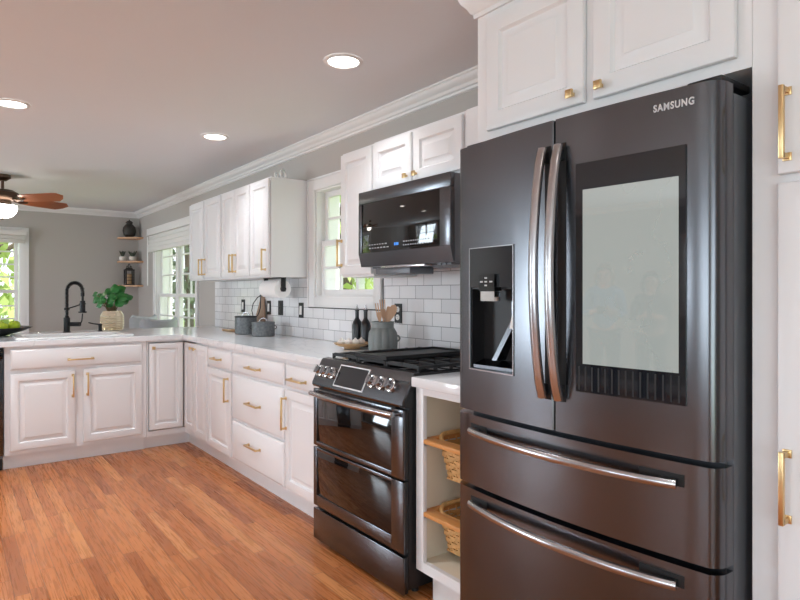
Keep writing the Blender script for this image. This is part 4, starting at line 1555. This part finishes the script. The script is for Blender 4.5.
def succulent(x, y, label, seed):
    rnd = random.Random(seed)
    t = thing('potted_succulent', label, 'potted plant', (x, y, 1.713))
    bm = nb(); lathe(bm, [(0.026, 0), (0.044, 0.015), (0.050, 0.045), (0.046, 0.062), (0.041, 0.062), (0.041, 0.050)], seg=24); part('pot', bm, 'whitepot', t)
    bm = nb()
    for k in range(22):
        a = rnd.uniform(0, 2 * PI); l = rnd.uniform(0.05, 0.10); s = rnd.uniform(0.2, 0.8)
        tube(bm, [(0, 0, 0.045), (l * s * 0.6 * math.cos(a), l * s * 0.6 * math.sin(a), 0.05 + l * 0.6), (l * s * math.cos(a), l * s * math.sin(a), 0.05 + l)], [0.007, 0.008, 0.001], 6)
    part('leaves', bm, 'succ', t)
succulent(1.985, 9.12, 'left of two small white potted succulents on the middle corner shelf', 1)
succulent(2.100, 9.05, 'right of two small white potted succulents on the middle corner shelf', 2)
t = thing('lantern', 'tall dark patterned lantern on the bottom corner shelf', 'lantern', (2.06, 9.08, 1.376))
bm = nb()
for sx in (-1, 1):
    for sy in (-1, 1):
        box(bm, sx * 0.05 - 0.008, sx * 0.05 + 0.008, sy * 0.05 - 0.008, sy * 0.05 + 0.008, 0, 0.22)
box(bm, -0.06, 0.06, -0.06, 0.06, 0, 0.015); box(bm, -0.06, 0.06, -0.06, 0.06, 0.20, 0.215)
for zz in (0.06, 0.105, 0.15):
    box(bm, -0.055, 0.055, -0.055, 0.055, zz, zz + 0.006)
part('frame', bm, 'vase', t)
bm = nb(); cyl(bm, (0, 0, 0.016), (0, 0, 0.16), 0.035); part('candle', bm, 'boardwood', t)
bm = nb(); lathe(bm, [(0.055, 0.216), (0.045, 0.235), (0.02, 0.245)], seg=16); torus(bm, (0, 0, 0.265), 0.03, 0.005, (0.8, -0.6, 0), 20, 6); torus(bm, (-0.03, -0.02, 0.245), 0.022, 0.004, (0.8, -0.6, 0), 20, 6); torus(bm, (0.03, 0.02, 0.245), 0.022, 0.004, (0.8, -0.6, 0), 20, 6)
part('top', bm, 'vase', t)

# ------------------------------------------------------------------ dining chairs beyond the peninsula
def chair(x, y, rz, label):
    t = thing('dining_chair', label, 'chair', (x, y, 0), rz, 'dining chairs')
    bm = nb(); box(bm, -0.205, 0.205, -0.21, 0.22, 0.40, 0.49, bev=0.03, seg=3); part('seat', bm, 'greyfab', t)
    # winged curved back: sweep round with a dipping top edge
    bm = nb()
    n = 18
    rows = []
    for k in range(n + 1):
        s = -1 + 2 * k / n
        a = s * 1.15
        r0, r1 = 0.205, 0.25
        top = 0.965 + 0.040 * abs(s) ** 2.2 + 0.0
        if abs(s) > 0.93:
            top -= 0.05
        cx_, cy_ = math.sin(a), -math.cos(a)
        rows.append([bm.verts.new(p) for p in ((cx_ * r0, cy_ * r0 + 0.0, 0.492), (cx_ * r0, cy_ * r0, top - 0.02), (cx_ * (r0 + r1) / 2, cy_ * (r0 + r1) / 2, top), (cx_ * r1, cy_ * r1, top - 0.02), (cx_ * r1 * 0.95, cy_ * r1 * 0.95, 0.45))])
    for A, B in zip(rows, rows[1:]):
        for q in range(5):
            bm.faces.new((A[q], A[(q + 1) % 5], B[(q + 1) % 5], B[q]))
    bm.faces.new(rows[0]); bm.faces.new(rows[-1][::-1])
    part('backrest', bm, 'greyfab', t)
    for sx in (-1, 1):
        for sy in (-1, 1):
            bm = nb(); cyl(bm, (sx * 0.19, sy * 0.19, 0), (sx * 0.17, sy * 0.17, 0.40), 0.013, 0.02, 12); part('leg', bm, 'darkwood', t)
chair(1.90, 7.2, 0.25, 'grey upholstered dining chair nearest the peninsula')
chair(1.92, 8.1, 0.6, 'grey upholstered dining chair behind the nearer one, by the tall window')

# ------------------------------------------------------------------ things on the counters
# plant
t = thing('potted_plant', 'green leafy plant in a gold mercury glass pot beside the sink', 'potted plant', (1.205, 5.95, 0.921))
t.scale = (1.1, 1.1, 1.1)
bm = nb()
prof = [(0.060, 0.0), (0.072, 0.004)]
for k in range(10):
    z = 0.012 + k * 0.0142
    q = abs((z - 0.075) / 0.075)
    rr_ = 0.093 - 0.018 * q ** 4
    prof += [(rr_, z), (rr_ - 0.0045, z + 0.007)]
prof += [(0.070, 0.158), (0.068, 0.166), (0.064, 0.166), (0.064, 0.145)]
lathe(bm, prof, seg=40); part('pot', bm, 'mercury', t)
bm = nb(); lathe(bm, [(0.063, 0.135), (0.063, 0.150)]); part('soil', bm, 'stem', t)
rnd = random.Random(12)
stems = nb()
# (side, depth, height, size) sideways along the camera's right
lv = [(-0.085, 0.0, 0.245, 0.050), (-0.045, -0.03, 0.255, 0.052), (0.03, 0.0, 0.310, 0.048), (0.055, 0.02, 0.290, 0.044), (0.085, -0.02, 0.245, 0.054), (0.115, 0.02, 0.250, 0.044), (0.02, -0.05, 0.225, 0.046), (-0.115, 0.01, 0.225, 0.036), (-0.06, -0.05, 0.195, 0.040), (-0.01, 0.04, 0.27, 0.05), (0.075, -0.03, 0.205, 0.046), (0.00, -0.02, 0.20, 0.042), (-0.03, 0.03, 0.290, 0.040), (0.06, 0.04, 0.315, 0.036), (-0.075, 0.02, 0.215, 0.036), (0.10, 0.0, 0.215, 0.038), (0.045, -0.06, 0.255, 0.036), (-0.10, -0.03, 0.27, 0.030), (0.00, 0.06, 0.325, 0.034), (-0.03, -0.06, 0.225, 0.034)]
for (a, b, h, s) in lv:
    a, h, s = a * 1.15 - 0.01, h * 1.1 + 0.005, s * 0.86
    c = rgt * a + fwd * b + Vector((0, 0, h))
    tube(stems, [Vector((a * 0.15, b * 0.15, 0.148)), (rgt * a + fwd * b) * 0.5 + Vector((0, 0, 0.15 + (h - 0.15) * 0.7)), c], [0.005, 0.004, 0.003], 6)
    bm = nb()
    nrm = (rgt * (a * 3 + rnd.uniform(-0.3, 0.3)) - fwd * rnd.uniform(0.5, 1.1) + Vector((0, 0, rnd.uniform(0.2, 0.7)))).normalized()
    q = nrm.to_track_quat('Z', 'Y').to_matrix()
    N_ = 16
    rim = [bm.verts.new(c + q @ Vector((s * math.cos(2 * PI * i / N_) * (1 + 0.08 * math.cos(4 * PI * i / N_)), s * 0.92 * math.sin(2 * PI * i / N_), 0.006 * math.cos(6 * PI * i / N_)))) for i in range(N_)]
    mid = [bm.verts.new(c + q @ Vector((0.55 * s * math.cos(2 * PI * i / N_), 0.5 * s * math.sin(2 * PI * i / N_), 0.007))) for i in range(N_)]
    low = [bm.verts.new(v.co - nrm * 0.0018) for v in rim]
    for i in range(N_):
        n = (i + 1) % N_
        bm.faces.new((rim[i], rim[n], mid[n], mid[i])); bm.faces.new((rim[n], rim[i], low[i], low[n]))
    bm.faces.new(mid); bm.faces.new(low[::-1])
    part('leaf', bm, 'leaf', t)
part('stems', stems, 'stem', t)

# bowl of apples
bx, by = 0.30, 5.60
t = thing('fruit_bowl', 'shallow black bowl of green apples left of the sink', 'bowl', (0.31, 5.84, 0.921))
bm = nb()
lathe(bm, [(0.08, 0.0), (0.10, 0.004), (0.20, 0.035), (0.262, 0.062), (0.266, 0.068), (0.258, 0.066), (0.195, 0.042), (0.10, 0.012), (0.02, 0.010)], seg=44)
part('bowl', bm, 'blackpl', t)
def apple(x, y, z, label, rot):
    t = thing('apple', label, 'apple', (x, y, z), rot, 'green apples in the bowl')
    bm = nb()
    pr = []
    for k in range(15):
        a = -PI / 2 + PI * k / 14
        r = 0.046 * math.cos(a) * (1 + 0.06 * math.sin(a))
        zz = 0.041 * math.sin(a) - (0.012 * max(0, 1 - r / 0.018) if a > 0 else -0.006 * max(0, 1 - r / 0.018))
        pr.append((max(r, 0.0006), zz))
    lathe(bm, pr, seg=24); part('fruit', bm, 'apple', t)
    bm = nb(); tube(bm, [(0, 0, 0.026), (0.003, 0.002, 0.045)], 0.0015, 6); part('stem', bm, 'stem', t)
for i, (dx, dy, z, lb) in enumerate(((0.125, -0.075, 0.068, 'green apple at the right front of the black bowl'), (0.045, -0.12, 0.064, 'green apple at the front of the black bowl'), (0.03, 0.02, 0.062, 'green apple in the middle of the black bowl'), (0.14, 0.04, 0.072, 'green apple at the right back of the black bowl'), (0.04, 0.13, 0.068, 'green apple at the back of the black bowl'), (-0.07, -0.04, 0.062, 'green apple left of the middle in the black bowl'), (-0.06, 0.07, 0.063, 'green apple at the left back of the black bowl'))):
    apple(0.31 + dx, 5.84 + dy, 0.926 + z, lb, i * 0.9)

# canisters
def canister(x, y, r, h, label, lid=True):
    t = thing('canister', label, 'canister', (x, y, 0.921), 0, 'galvanised canisters')
    bm = nb(); lathe(bm, [(r * 0.97, 0), (r, 0.003), (r, h * 0.80), (r * 1.015, h * 0.81), (r * 1.015, h * 0.83), (r, h * 0.84), (r, h * 0.93)], seg=40); part('body', bm, 'galv', t)
    bm = nb(); lathe(bm, [(r * 1.03, h * 0.93), (r * 1.03, h * 0.985), (r * 0.98, h)], seg=40); l = part('lid', bm, 'iron' if lid else 'galv', t)
    bm = nb(); torus(bm, (0, 0, h), 0.03, 0.004, (0.6, 0.8, 0), 18, 6, 0, PI); part('lid_handle', bm, 'bright', l)
    for s in ((-1, 1) if not lid else ()):
        bm = nb()
        torus(bm, rgt * (s * (r + 0.002)) + Vector((0, 0, h * 0.62)), 0.014, 0.003, fwd, 16, 6)
        part('side_handle', bm, 'iron', t)
canister(2.02, 4.85, 0.090, 0.150, 'taller galvanised canister with a dark lid, left of the pair')
canister(2.03, 4.525, 0.090, 0.112, 'shorter wider galvanised canister, right of the pair', False)
# teardrop paddle with a black cord loop leaning on the tiles
t = thing('hanging_paddle', 'brown teardrop wooden board with black cord leaning behind the canisters', 'board', (2.15, 4.90, 0.921))
bm = nb()
out = []
for k in range(28):
    a = 2 * PI * k / 28
    yy = 0.088 * math.sin(a); zz = 0.125 + 0.115 * -math.cos(a)
    if zz > 0.14:
        yy *= 1 - 0.62 * ((zz - 0.14) / 0.10)
        zz = 0.14 + (zz - 0.14) * 1.95
    out.append((yy, zz))
lean = lambda z: 0.035 * z / 0.3
A = [bm.verts.new((lean(z), y, z)) for y, z in out]; B = [bm.verts.new((lean(z) + 0.016, y, z)) for y, z in out]
bm.faces.new(A); bm.faces.new(B[::-1])
for k in range(28):
    n = (k + 1) % 28
    bm.faces.new((A[k], A[n], B[n], B[k]))
part('board', bm, 'leather', t)
bm = nb()
tube(bm, [(0.02, -0.012, 0.325), (0.0, 0.02, 0.30), (-0.012, 0.075, 0.25), (-0.016, 0.095, 0.19), (-0.016, 0.07, 0.145), (-0.014, 0.01, 0.135), (-0.012, -0.04, 0.165), (0.0, -0.05, 0.22), (0.01, -0.03, 0.29), (0.02, -0.012, 0.325)], 0.004, 8)
part('cord', bm, 'blackpl', t)
bm = nb(); box(bm, -0.06, 0.06, -0.10, 0.10, 0, 0.012, bev=0.004)
solo('cutting_board', bm, 'boardwood', 'thin wooden board lying on the counter left of the canisters', 'board', (2.08, 5.30, 0.921))

# paper towels under the cabinet
t = thing('paper_towel_roll', 'paper towel roll on a black holder under the wall cabinet', 'paper towels', (2.03, 4.175, 1.295))
bm = nb(); lathe(bm, [(0.020, 0.0), (0.068, 0.0), (0.068, 0.28), (0.020, 0.28)], M4=axis_m((0, 1, 0)), seg=36, cap=False)
lathe(bm, [(0.020, 0.28), (0.020, 0.0)], M4=axis_m((0, 1, 0)), seg=36, cap=False)
part('roll', bm, 'paper', t)
bm = nb()
cyl(bm, (0, -0.008, 0), (0, 0.30, 0), 0.012)
box(bm, -0.020, 0.020, -0.014, -0.006, -0.02, 0.085, bev=0.003); lathe(bm, [(0.022, 0), (0.022, 0.010)], (0, -0.016, 0), 20, axis_m((0, 1, 0)))
box(bm, -0.018, 0.018, 0.292, 0.300, -0.02, 0.085, bev=0.003)
box(bm, -0.022, 0.022, -0.014, 0.30, 0.079, 0.0865, bev=0.001)
part('holder', bm, 'black', t)

# switches and outlets on the tile
def plate(y, z, label, kind, w=0.070, h=0.118, cat='outlet'):
    t = thing('wall_switch' if kind == 's' else 'wall_outlet', label, 'switch' if kind == 's' else 'outlet', (XW - 0.0085, y, z), R_)
    bm = nb(); rings(bm, -w / 2, w / 2, -h / 2, h / 2, [(0, -0.0002), (0, -0.004), (0.003, -0.006)]); part('cover_plate', bm, 'blackpl', t)
    if kind == 's':
        bm = nb(); hexa(bm, [(-0.017, -0.010, -0.034), (0.017, -0.010, -0.034), (0.017, -0.005, -0.034), (-0.017, -0.005, -0.034), (-0.017, -0.007, 0.034), (0.017, -0.007, 0.034), (0.017, -0.005, 0.034), (-0.017, -0.005, 0.034)])
        part('rocker', bm, 'whiteplast', t, 'white rocker')
    else:
        for zz in (-0.024, 0.024):
            bm = nb(); lathe(bm, [(0.0175, 0), (0.0175, 0.003), (0.015, 0.004)], (0, -0.006, zz), 20, axis_m((0, -1, 0)))
            so = part('socket', bm, 'whiteplast' if kind == 'w' else 'socket', t)
            bm = nb()
            for xx in (-0.006, 0.006):
                box(bm, xx - 0.001, xx + 0.001, -0.0106, -0.0098, zz + 0.000, zz + 0.008)
            box(bm, -0.002, 0.002, -0.0106, -0.0098, zz - 0.010, zz - 0.006)
            part('slots', bm, 'dark', so)
plate(5.36, 1.145, 'white rocker switch in a black plate, leftmost on the tiles', 's', 0.075)
plate(4.80, 1.140, 'white rocker switch in a black plate beside the brown paddle', 's', 0.075)
plate(4.575, 1.142, 'black outlet below the paper towel roll', 'k', 0.085, 0.120)
plate(4.215, 1.130, 'white rocker switch in a black plate, left of the window', 's', 0.075)
plate(2.955, 1.140, 'black outlet with white sockets right of the window', 'w', 0.072, 0.118)

# oil bottles
def bottle(x, y, label):
    t = thing('oil_bottle', label, 'bottle', (x, y, 0.921), 0, 'black oil bottles')
    bm = nb(); lathe(bm, [(0.030, 0), (0.033, 0.004), (0.033, 0.135), (0.028, 0.155), (0.014, 0.178), (0.0125, 0.185), (0.0125, 0.225), (0.015, 0.226), (0.015, 0.236)], seg=28); part('glass', bm, 'rubber', t)
    bm = nb(); lathe(bm, [(0.012, 0.2365), (0.010, 0.244), (0.004, 0.25), (0.003, 0.268)], seg=14); part('pour_spout', bm, 'bright', t)
    bm = nb(); lathe(bm, [(0.0336, 0.045), (0.0336, 0.10)], seg=28, cap=False)
bottle(2.14, 3.315, 'black oil bottle with steel spout, left of two')
bottle(2.14, 3.215, 'black oil bottle with steel spout, right of two')
# tray with garlic
t = thing('wooden_tray', 'round wooden footed tray with white bulbs left of the range', 'tray', (2.0, 3.155, 0.921))
bm = nb(); lathe(bm, [(0.045, 0), (0.052, 0.003), (0.048, 0.012), (0.085, 0.018), (0.108, 0.030), (0.114, 0.037), (0.108, 0.0365), (0.085, 0.027), (0.02, 0.025)], seg=44); part('dish', bm, 'boardwood', t)
rnd = random.Random(6)
for i, (a, b, lb) in enumerate(((-0.062, -0.012, 'white garlic bulb on the wooden tray, leftmost of four'), (-0.018, -0.035, 'white garlic bulb on the wooden tray, second from left'), (0.022, -0.025, 'white garlic bulb on the wooden tray, second from right'), (0.056, 0.01, 'white garlic bulb on the wooden tray, rightmost of four'))):
    c = rgt * a + fwd * b
    t = thing('garlic_bulb', lb, 'garlic', (2.0 + c.x, 3.155 + c.y, 0.9475), rnd.uniform(0, 3), 'garlic bulbs on the tray')
    bm = nb()
    rows = []
    for r, z in ((0.006, 0), (0.020, 0.006), (0.026, 0.016), (0.021, 0.028), (0.009, 0.034), (0.005, 0.040), (0.004, 0.043)):
        rows.append([bm.verts.new((r * (1 + 0.07 * math.cos(7 * 2 * PI * k / 28)) * math.cos(2 * PI * k / 28), r * (1 + 0.07 * math.cos(7 * 2 * PI * k / 28)) * math.sin(2 * PI * k / 28), z)) for k in range(28)])
    for A, B in zip(rows, rows[1:]):
        for k in range(28):
            n = (k + 1) % 28
            bm.faces.new((A[k], A[n], B[n], B[k]))
    bm.faces.new(rows[0][::-1]); bm.faces.new(rows[-1])
    part('bulb', bm, 'garlic', t)
# utensil crock
ux, uy = 2.03, 2.868
t = thing('utensil_crock', 'grey ribbed ceramic crock beside the range', 'crock', (ux, uy, 0.921))
bm = nb()
rows = []
for r, z, am in ((0.066, 0, 0), (0.072, 0.004, 0.3), (0.079, 0.02, 1), (0.081, 0.075, 1), (0.077, 0.115, 1), (0.066, 0.138, 0.6), (0.063, 0.142, 0.0), (0.063, 0.168, 0), (0.066, 0.172, 0), (0.066, 0.178, 0), (0.058, 0.178, 0), (0.058, 0.15, 0), (0.060, 0.02, 0)):
    rows.append([bm.verts.new((r * (1 + 0.07 * am * abs(math.sin(11 * PI * k / 110))) * math.cos(2 * PI * k / 110), r * (1 + 0.07 * am * abs(math.sin(11 * PI * k / 110))) * math.sin(2 * PI * k / 110), z)) for k in range(110)])
for A, B in zip(rows, rows[1:]):
    for k in range(110):
        n = (k + 1) % 110
        bm.faces.new((A[k], A[n], B[n], B[k]))
bm.faces.new(rows[0][::-1]); bm.faces.new(rows[-1])
part('pot', bm, 'ceramic', t)
bm = nb(); torus(bm, rgt * 0.080 + Vector((0, 0, 0.080)), 0.016, 0.006, fwd, 16, 8); part('handle', bm, 'ceramic', t)
def utensil(name, label, cat, foot, top, kind):
    t = thing(name, label, cat, (ux, uy, 0.921), 0, 'wooden utensils in the crock')
    f = rgt * foot[0] + fwd * foot[1] + Vector((0, 0, 0.022)); e = rgt * top[0] + fwd * top[1] + Vector((0, 0, top[2]))
    d = (e - f).normalized(); sd = rgt - d * rgt.dot(d); sd.normalize(); nr = d.cross(sd)
    bm = nb(); tube(bm, [f, f.lerp(e, 0.62)], [0.005, 0.0055], 10); part('shaft', bm, 'woodutensil', t)
    bm = nb()
    s0 = f.lerp(e, 0.60); L_ = (e - s0).length
    if kind == 'fork':
        ol = [(-0.006, 0), (-0.015, 0.30), (-0.017, 1.0), (-0.011, 1.0), (-0.010, 0.5), (-0.003, 0.5), (-0.003, 1.0), (0.003, 1.0), (0.003, 0.5), (0.010, 0.5), (0.011, 1.0), (0.017, 1.0), (0.015, 0.30), (0.006, 0)]
    elif kind == 'spoon':
        ol = [(0.006 * -1, 0), (-0.018, 0.35), (-0.024, 0.65), (-0.018, 0.9), (0, 1.0), (0.018, 0.9), (0.024, 0.65), (0.018, 0.35), (0.006, 0)]
    else:
        ol = [(-0.006, 0), (-0.019, 0.35), (-0.021, 0.95), (-0.012, 1.0), (0.014, 0.98), (0.021, 0.85), (0.019, 0.35), (0.006, 0)]
    A = [bm.verts.new(s0 + sd * a + d * (b * L_) + nr * 0.003) for a, b in ol]; B = [bm.verts.new(s0 + sd * a + d * (b * L_) - nr * 0.003) for a, b in ol]
    bm.faces.new(A); bm.faces.new(B[::-1])
    for k in range(len(ol)):
        n = (k + 1) % len(ol)
        bm.faces.new((A[k], A[n], B[n], B[k]))
    part('head', bm, 'woodutensil', t)
utensil('wooden_fork', 'wooden fork standing at the left in the grey crock', 'utensil', (0.0, -0.01), (-0.030, -0.015, 0.285), 'fork')
utensil('wooden_fork', 'wooden fork standing behind the left one in the grey crock', 'utensil', (0.015, 0.025), (-0.006, 0.036, 0.305), 'fork')
utensil('wooden_spoon', 'wooden spoon leaning to the right in the grey crock', 'utensil', (-0.035, -0.01), (0.070, -0.012, 0.275), 'spoon')
utensil('wooden_spatula', 'wooden spatula leaning right behind the spoon in the crock', 'utensil', (-0.02, 0.02), (0.044, 0.034, 0.262), 'spatula')


# ------------------------------------------------------------------ two people across the room (seen mirrored in the refrigerator screen)
def skin_mesh(name, verts, edges, radii, m, parent, root=0, sub=2):
    me = bpy.data.meshes.new(name + '_cage')
    me.from_pydata(verts, edges, [])
    o = bpy.data.objects.new(name + '_cage', me)
    C.objects.link(o)
    sk = o.modifiers.new('skin', 'SKIN')
    sk.use_smooth_shade = True
    for i, v in enumerate(me.skin_vertices[0].data if me.skin_vertices else []):
        v.radius = (radii[i], radii[i])
        v.use_root = (i == root)
    if not me.skin_vertices:
        raise RuntimeError('no skin layer')
    o.modifiers.new('sub', 'SUBSURF').levels = sub
    bpy.context.view_layer.update()
    ev = bpy.data.meshes.new_from_object(o.evaluated_get(bpy.context.evaluated_depsgraph_get()))
    bpy.data.objects.remove(o)
    ev.materials.clear()
    ev.materials.append(M[m])
    ev.name = name
    ev.shade_smooth()
    q = bpy.data.objects.new(name, ev)
    C.objects.link(q)
    q.parent = parent
    return q


def person(x, y, rz, k, shirt, hairm, label, held):
    t = thing('person', label, 'person', (x, y, 0), rz)
    t.scale = (k, k, k)
    V, E_, Rr = [], [], []
    def add(p, r, frm=None):
        V.append(p); Rr.append(r)
        if frm is not None:
            E_.append((frm, len(V) - 1))
        return len(V) - 1
    pel = add((0, 0, 0.88), 0.125)
    sp = add((0, 0.01, 1.02), 0.11, pel); ch = add((0, 0.005, 1.20), 0.125, sp); up_ = add((0, 0.005, 1.30), 0.085, ch)
    nk = add((0, -0.005, 1.375), 0.046, up_); hb = add((0, -0.015, 1.43), 0.066, nk); hd = add((0, -0.012, 1.50), 0.083, hb); cr = add((0, 0.0, 1.565), 0.055, hd)
    arms = {}
    for sx in (-1, 1):
        sh = add((sx * 0.155, 0.01, 1.29), 0.052, up_); el = add((sx * 0.205, 0.03, 1.04), 0.040, sh); wr = add((sx * 0.095, -0.19, 1.08), 0.026, el); pm = add((sx * 0.060, -0.255, 1.10), 0.027, wr)
        for j, (dx, dz, l) in enumerate(((-0.030, 0.022, 0.060), (-0.030, 0.008, 0.068), (-0.030, -0.006, 0.064), (-0.028, -0.020, 0.052))):
            a_ = add((sx * (0.060 + dx * 0.4), -0.255 - l * 0.45, 1.10 + dz * 1.1), 0.0095, pm)
            add((sx * (0.060 + dx * 1.2), -0.255 - l * 0.62, 1.10 + dz * 1.1), 0.008, a_)
        a_ = add((sx * 0.050, -0.262, 1.137), 0.010, pm); add((sx * 0.032, -0.280, 1.150), 0.008, a_)
        hp = add((sx * 0.085, 0.0, 0.80), 0.085, pel); kn = add((sx * 0.095, 0.0, 0.46), 0.056, hp); an = add((sx * 0.095, 0.025, 0.085), 0.038, kn); add((sx * 0.105, -0.12, 0.035), 0.033, an)
        arms[sx] = (sh, el, wr)
    body = skin_mesh('body', V, E_, Rr, 'skin', t)
    v2 = [(0, 0, 0.84), (0, 0.01, 1.02), (0, 0.005, 1.20), (0, 0.005, 1.305)]; e2 = [(0, 1), (1, 2), (2, 3)]; r2 = [0.150, 0.130, 0.142, 0.092]
    for sx in (-1, 1):
        b = len(v2)
        v2 += [(sx * 0.155, 0.01, 1.29), (sx * 0.205, 0.03, 1.04), (sx * 0.125, -0.13, 1.066)]
        e2 += [(3, b), (b, b + 1), (b + 1, b + 2)]; r2 += [0.063, 0.053, 0.040]
    skin_mesh('shirt', v2, e2, r2, shirt, t, 0)
    v3 = [(0, 0, 0.87)]; e3 = []; r3 = [0.135]
    for sx in (-1, 1):
        b = len(v3)
        v3 += [(sx * 0.085, 0, 0.80), (sx * 0.095, 0, 0.46), (sx * 0.095, 0.025, 0.09)]
        e3 += [(0, b), (b, b + 1), (b + 1, b + 2)]; r3 += [0.098, 0.070, 0.055]
    skin_mesh('trousers', v3, e3, r3, 'jeans', t, 0)
    bm = nb()
    sphere(bm, (0, 0.022, 1.525), 0.102, 0.93, 1.0, 1.0)
    bmesh.ops.delete(bm, geom=[v for v in bm.verts if v.co.y < -0.045 and v.co.z < 1.56], context='VERTS')
    tube(bm, [(-0.082, 0.01, 1.50), (-0.088, 0.02, 1.42), (-0.075, 0.03, 1.34)], [0.03, 0.028, 0.012], 8); tube(bm, [(0.082, 0.01, 1.50), (0.088, 0.02, 1.42), (0.075, 0.03, 1.34)], [0.03, 0.028, 0.012], 8)
    part('hair', bm, hairm, t)
    for sx in (-1, 1):
        bm = nb(); sphere(bm, (sx * 0.032, -0.088, 1.495), 0.011, u=12, v=8); part('eye', bm, 'dark', t)
    bm = nb(); hexa(bm, [(-0.012, -0.085, 1.462), (0.012, -0.085, 1.462), (0.008, -0.118, 1.464), (-0.008, -0.118, 1.464), (-0.005, -0.085, 1.50), (0.005, -0.085, 1.50), (0.003, -0.098, 1.50), (-0.003, -0.098, 1.50)]); part('nose', bm, 'skin', t)
    bm = nb(); sphere(bm, (0, -0.086, 1.437), 0.022, 1.0, 0.35, 0.28, 12, 8); part('mouth', bm, 'leather', t)
    if held:
        bm = nb(); box(bm, -0.055, 0.055, -0.010, 0.0, -0.04, 0.04, bev=0.004)
        o = solo('phone', bm, 'blackpl', 'dark phone held in both hands by the person in light blue', 'phone', (0, 0, 0))
        o.location = Vector((x, y, 0)) + Matrix.Rotation(rz, 3, 'Z') @ Vector((0, -0.30 * k, 1.10 * k))
        o.rotation_euler = (0, 0, rz)
    return t


M['hairdark'] = mat('dark brown hair', (70, 52, 42), 0.7, var=0.2)
person(-3.45, 3.33, math.radians(68), 0.985, 'blueshirt', 'hair', 'person in a light blue shirt with fair hair, standing holding a phone', True)
person(-3.72, 2.92, math.radians(72), 0.93, 'floral', 'hairdark', 'shorter person in a dark patterned shirt, hands together', False)
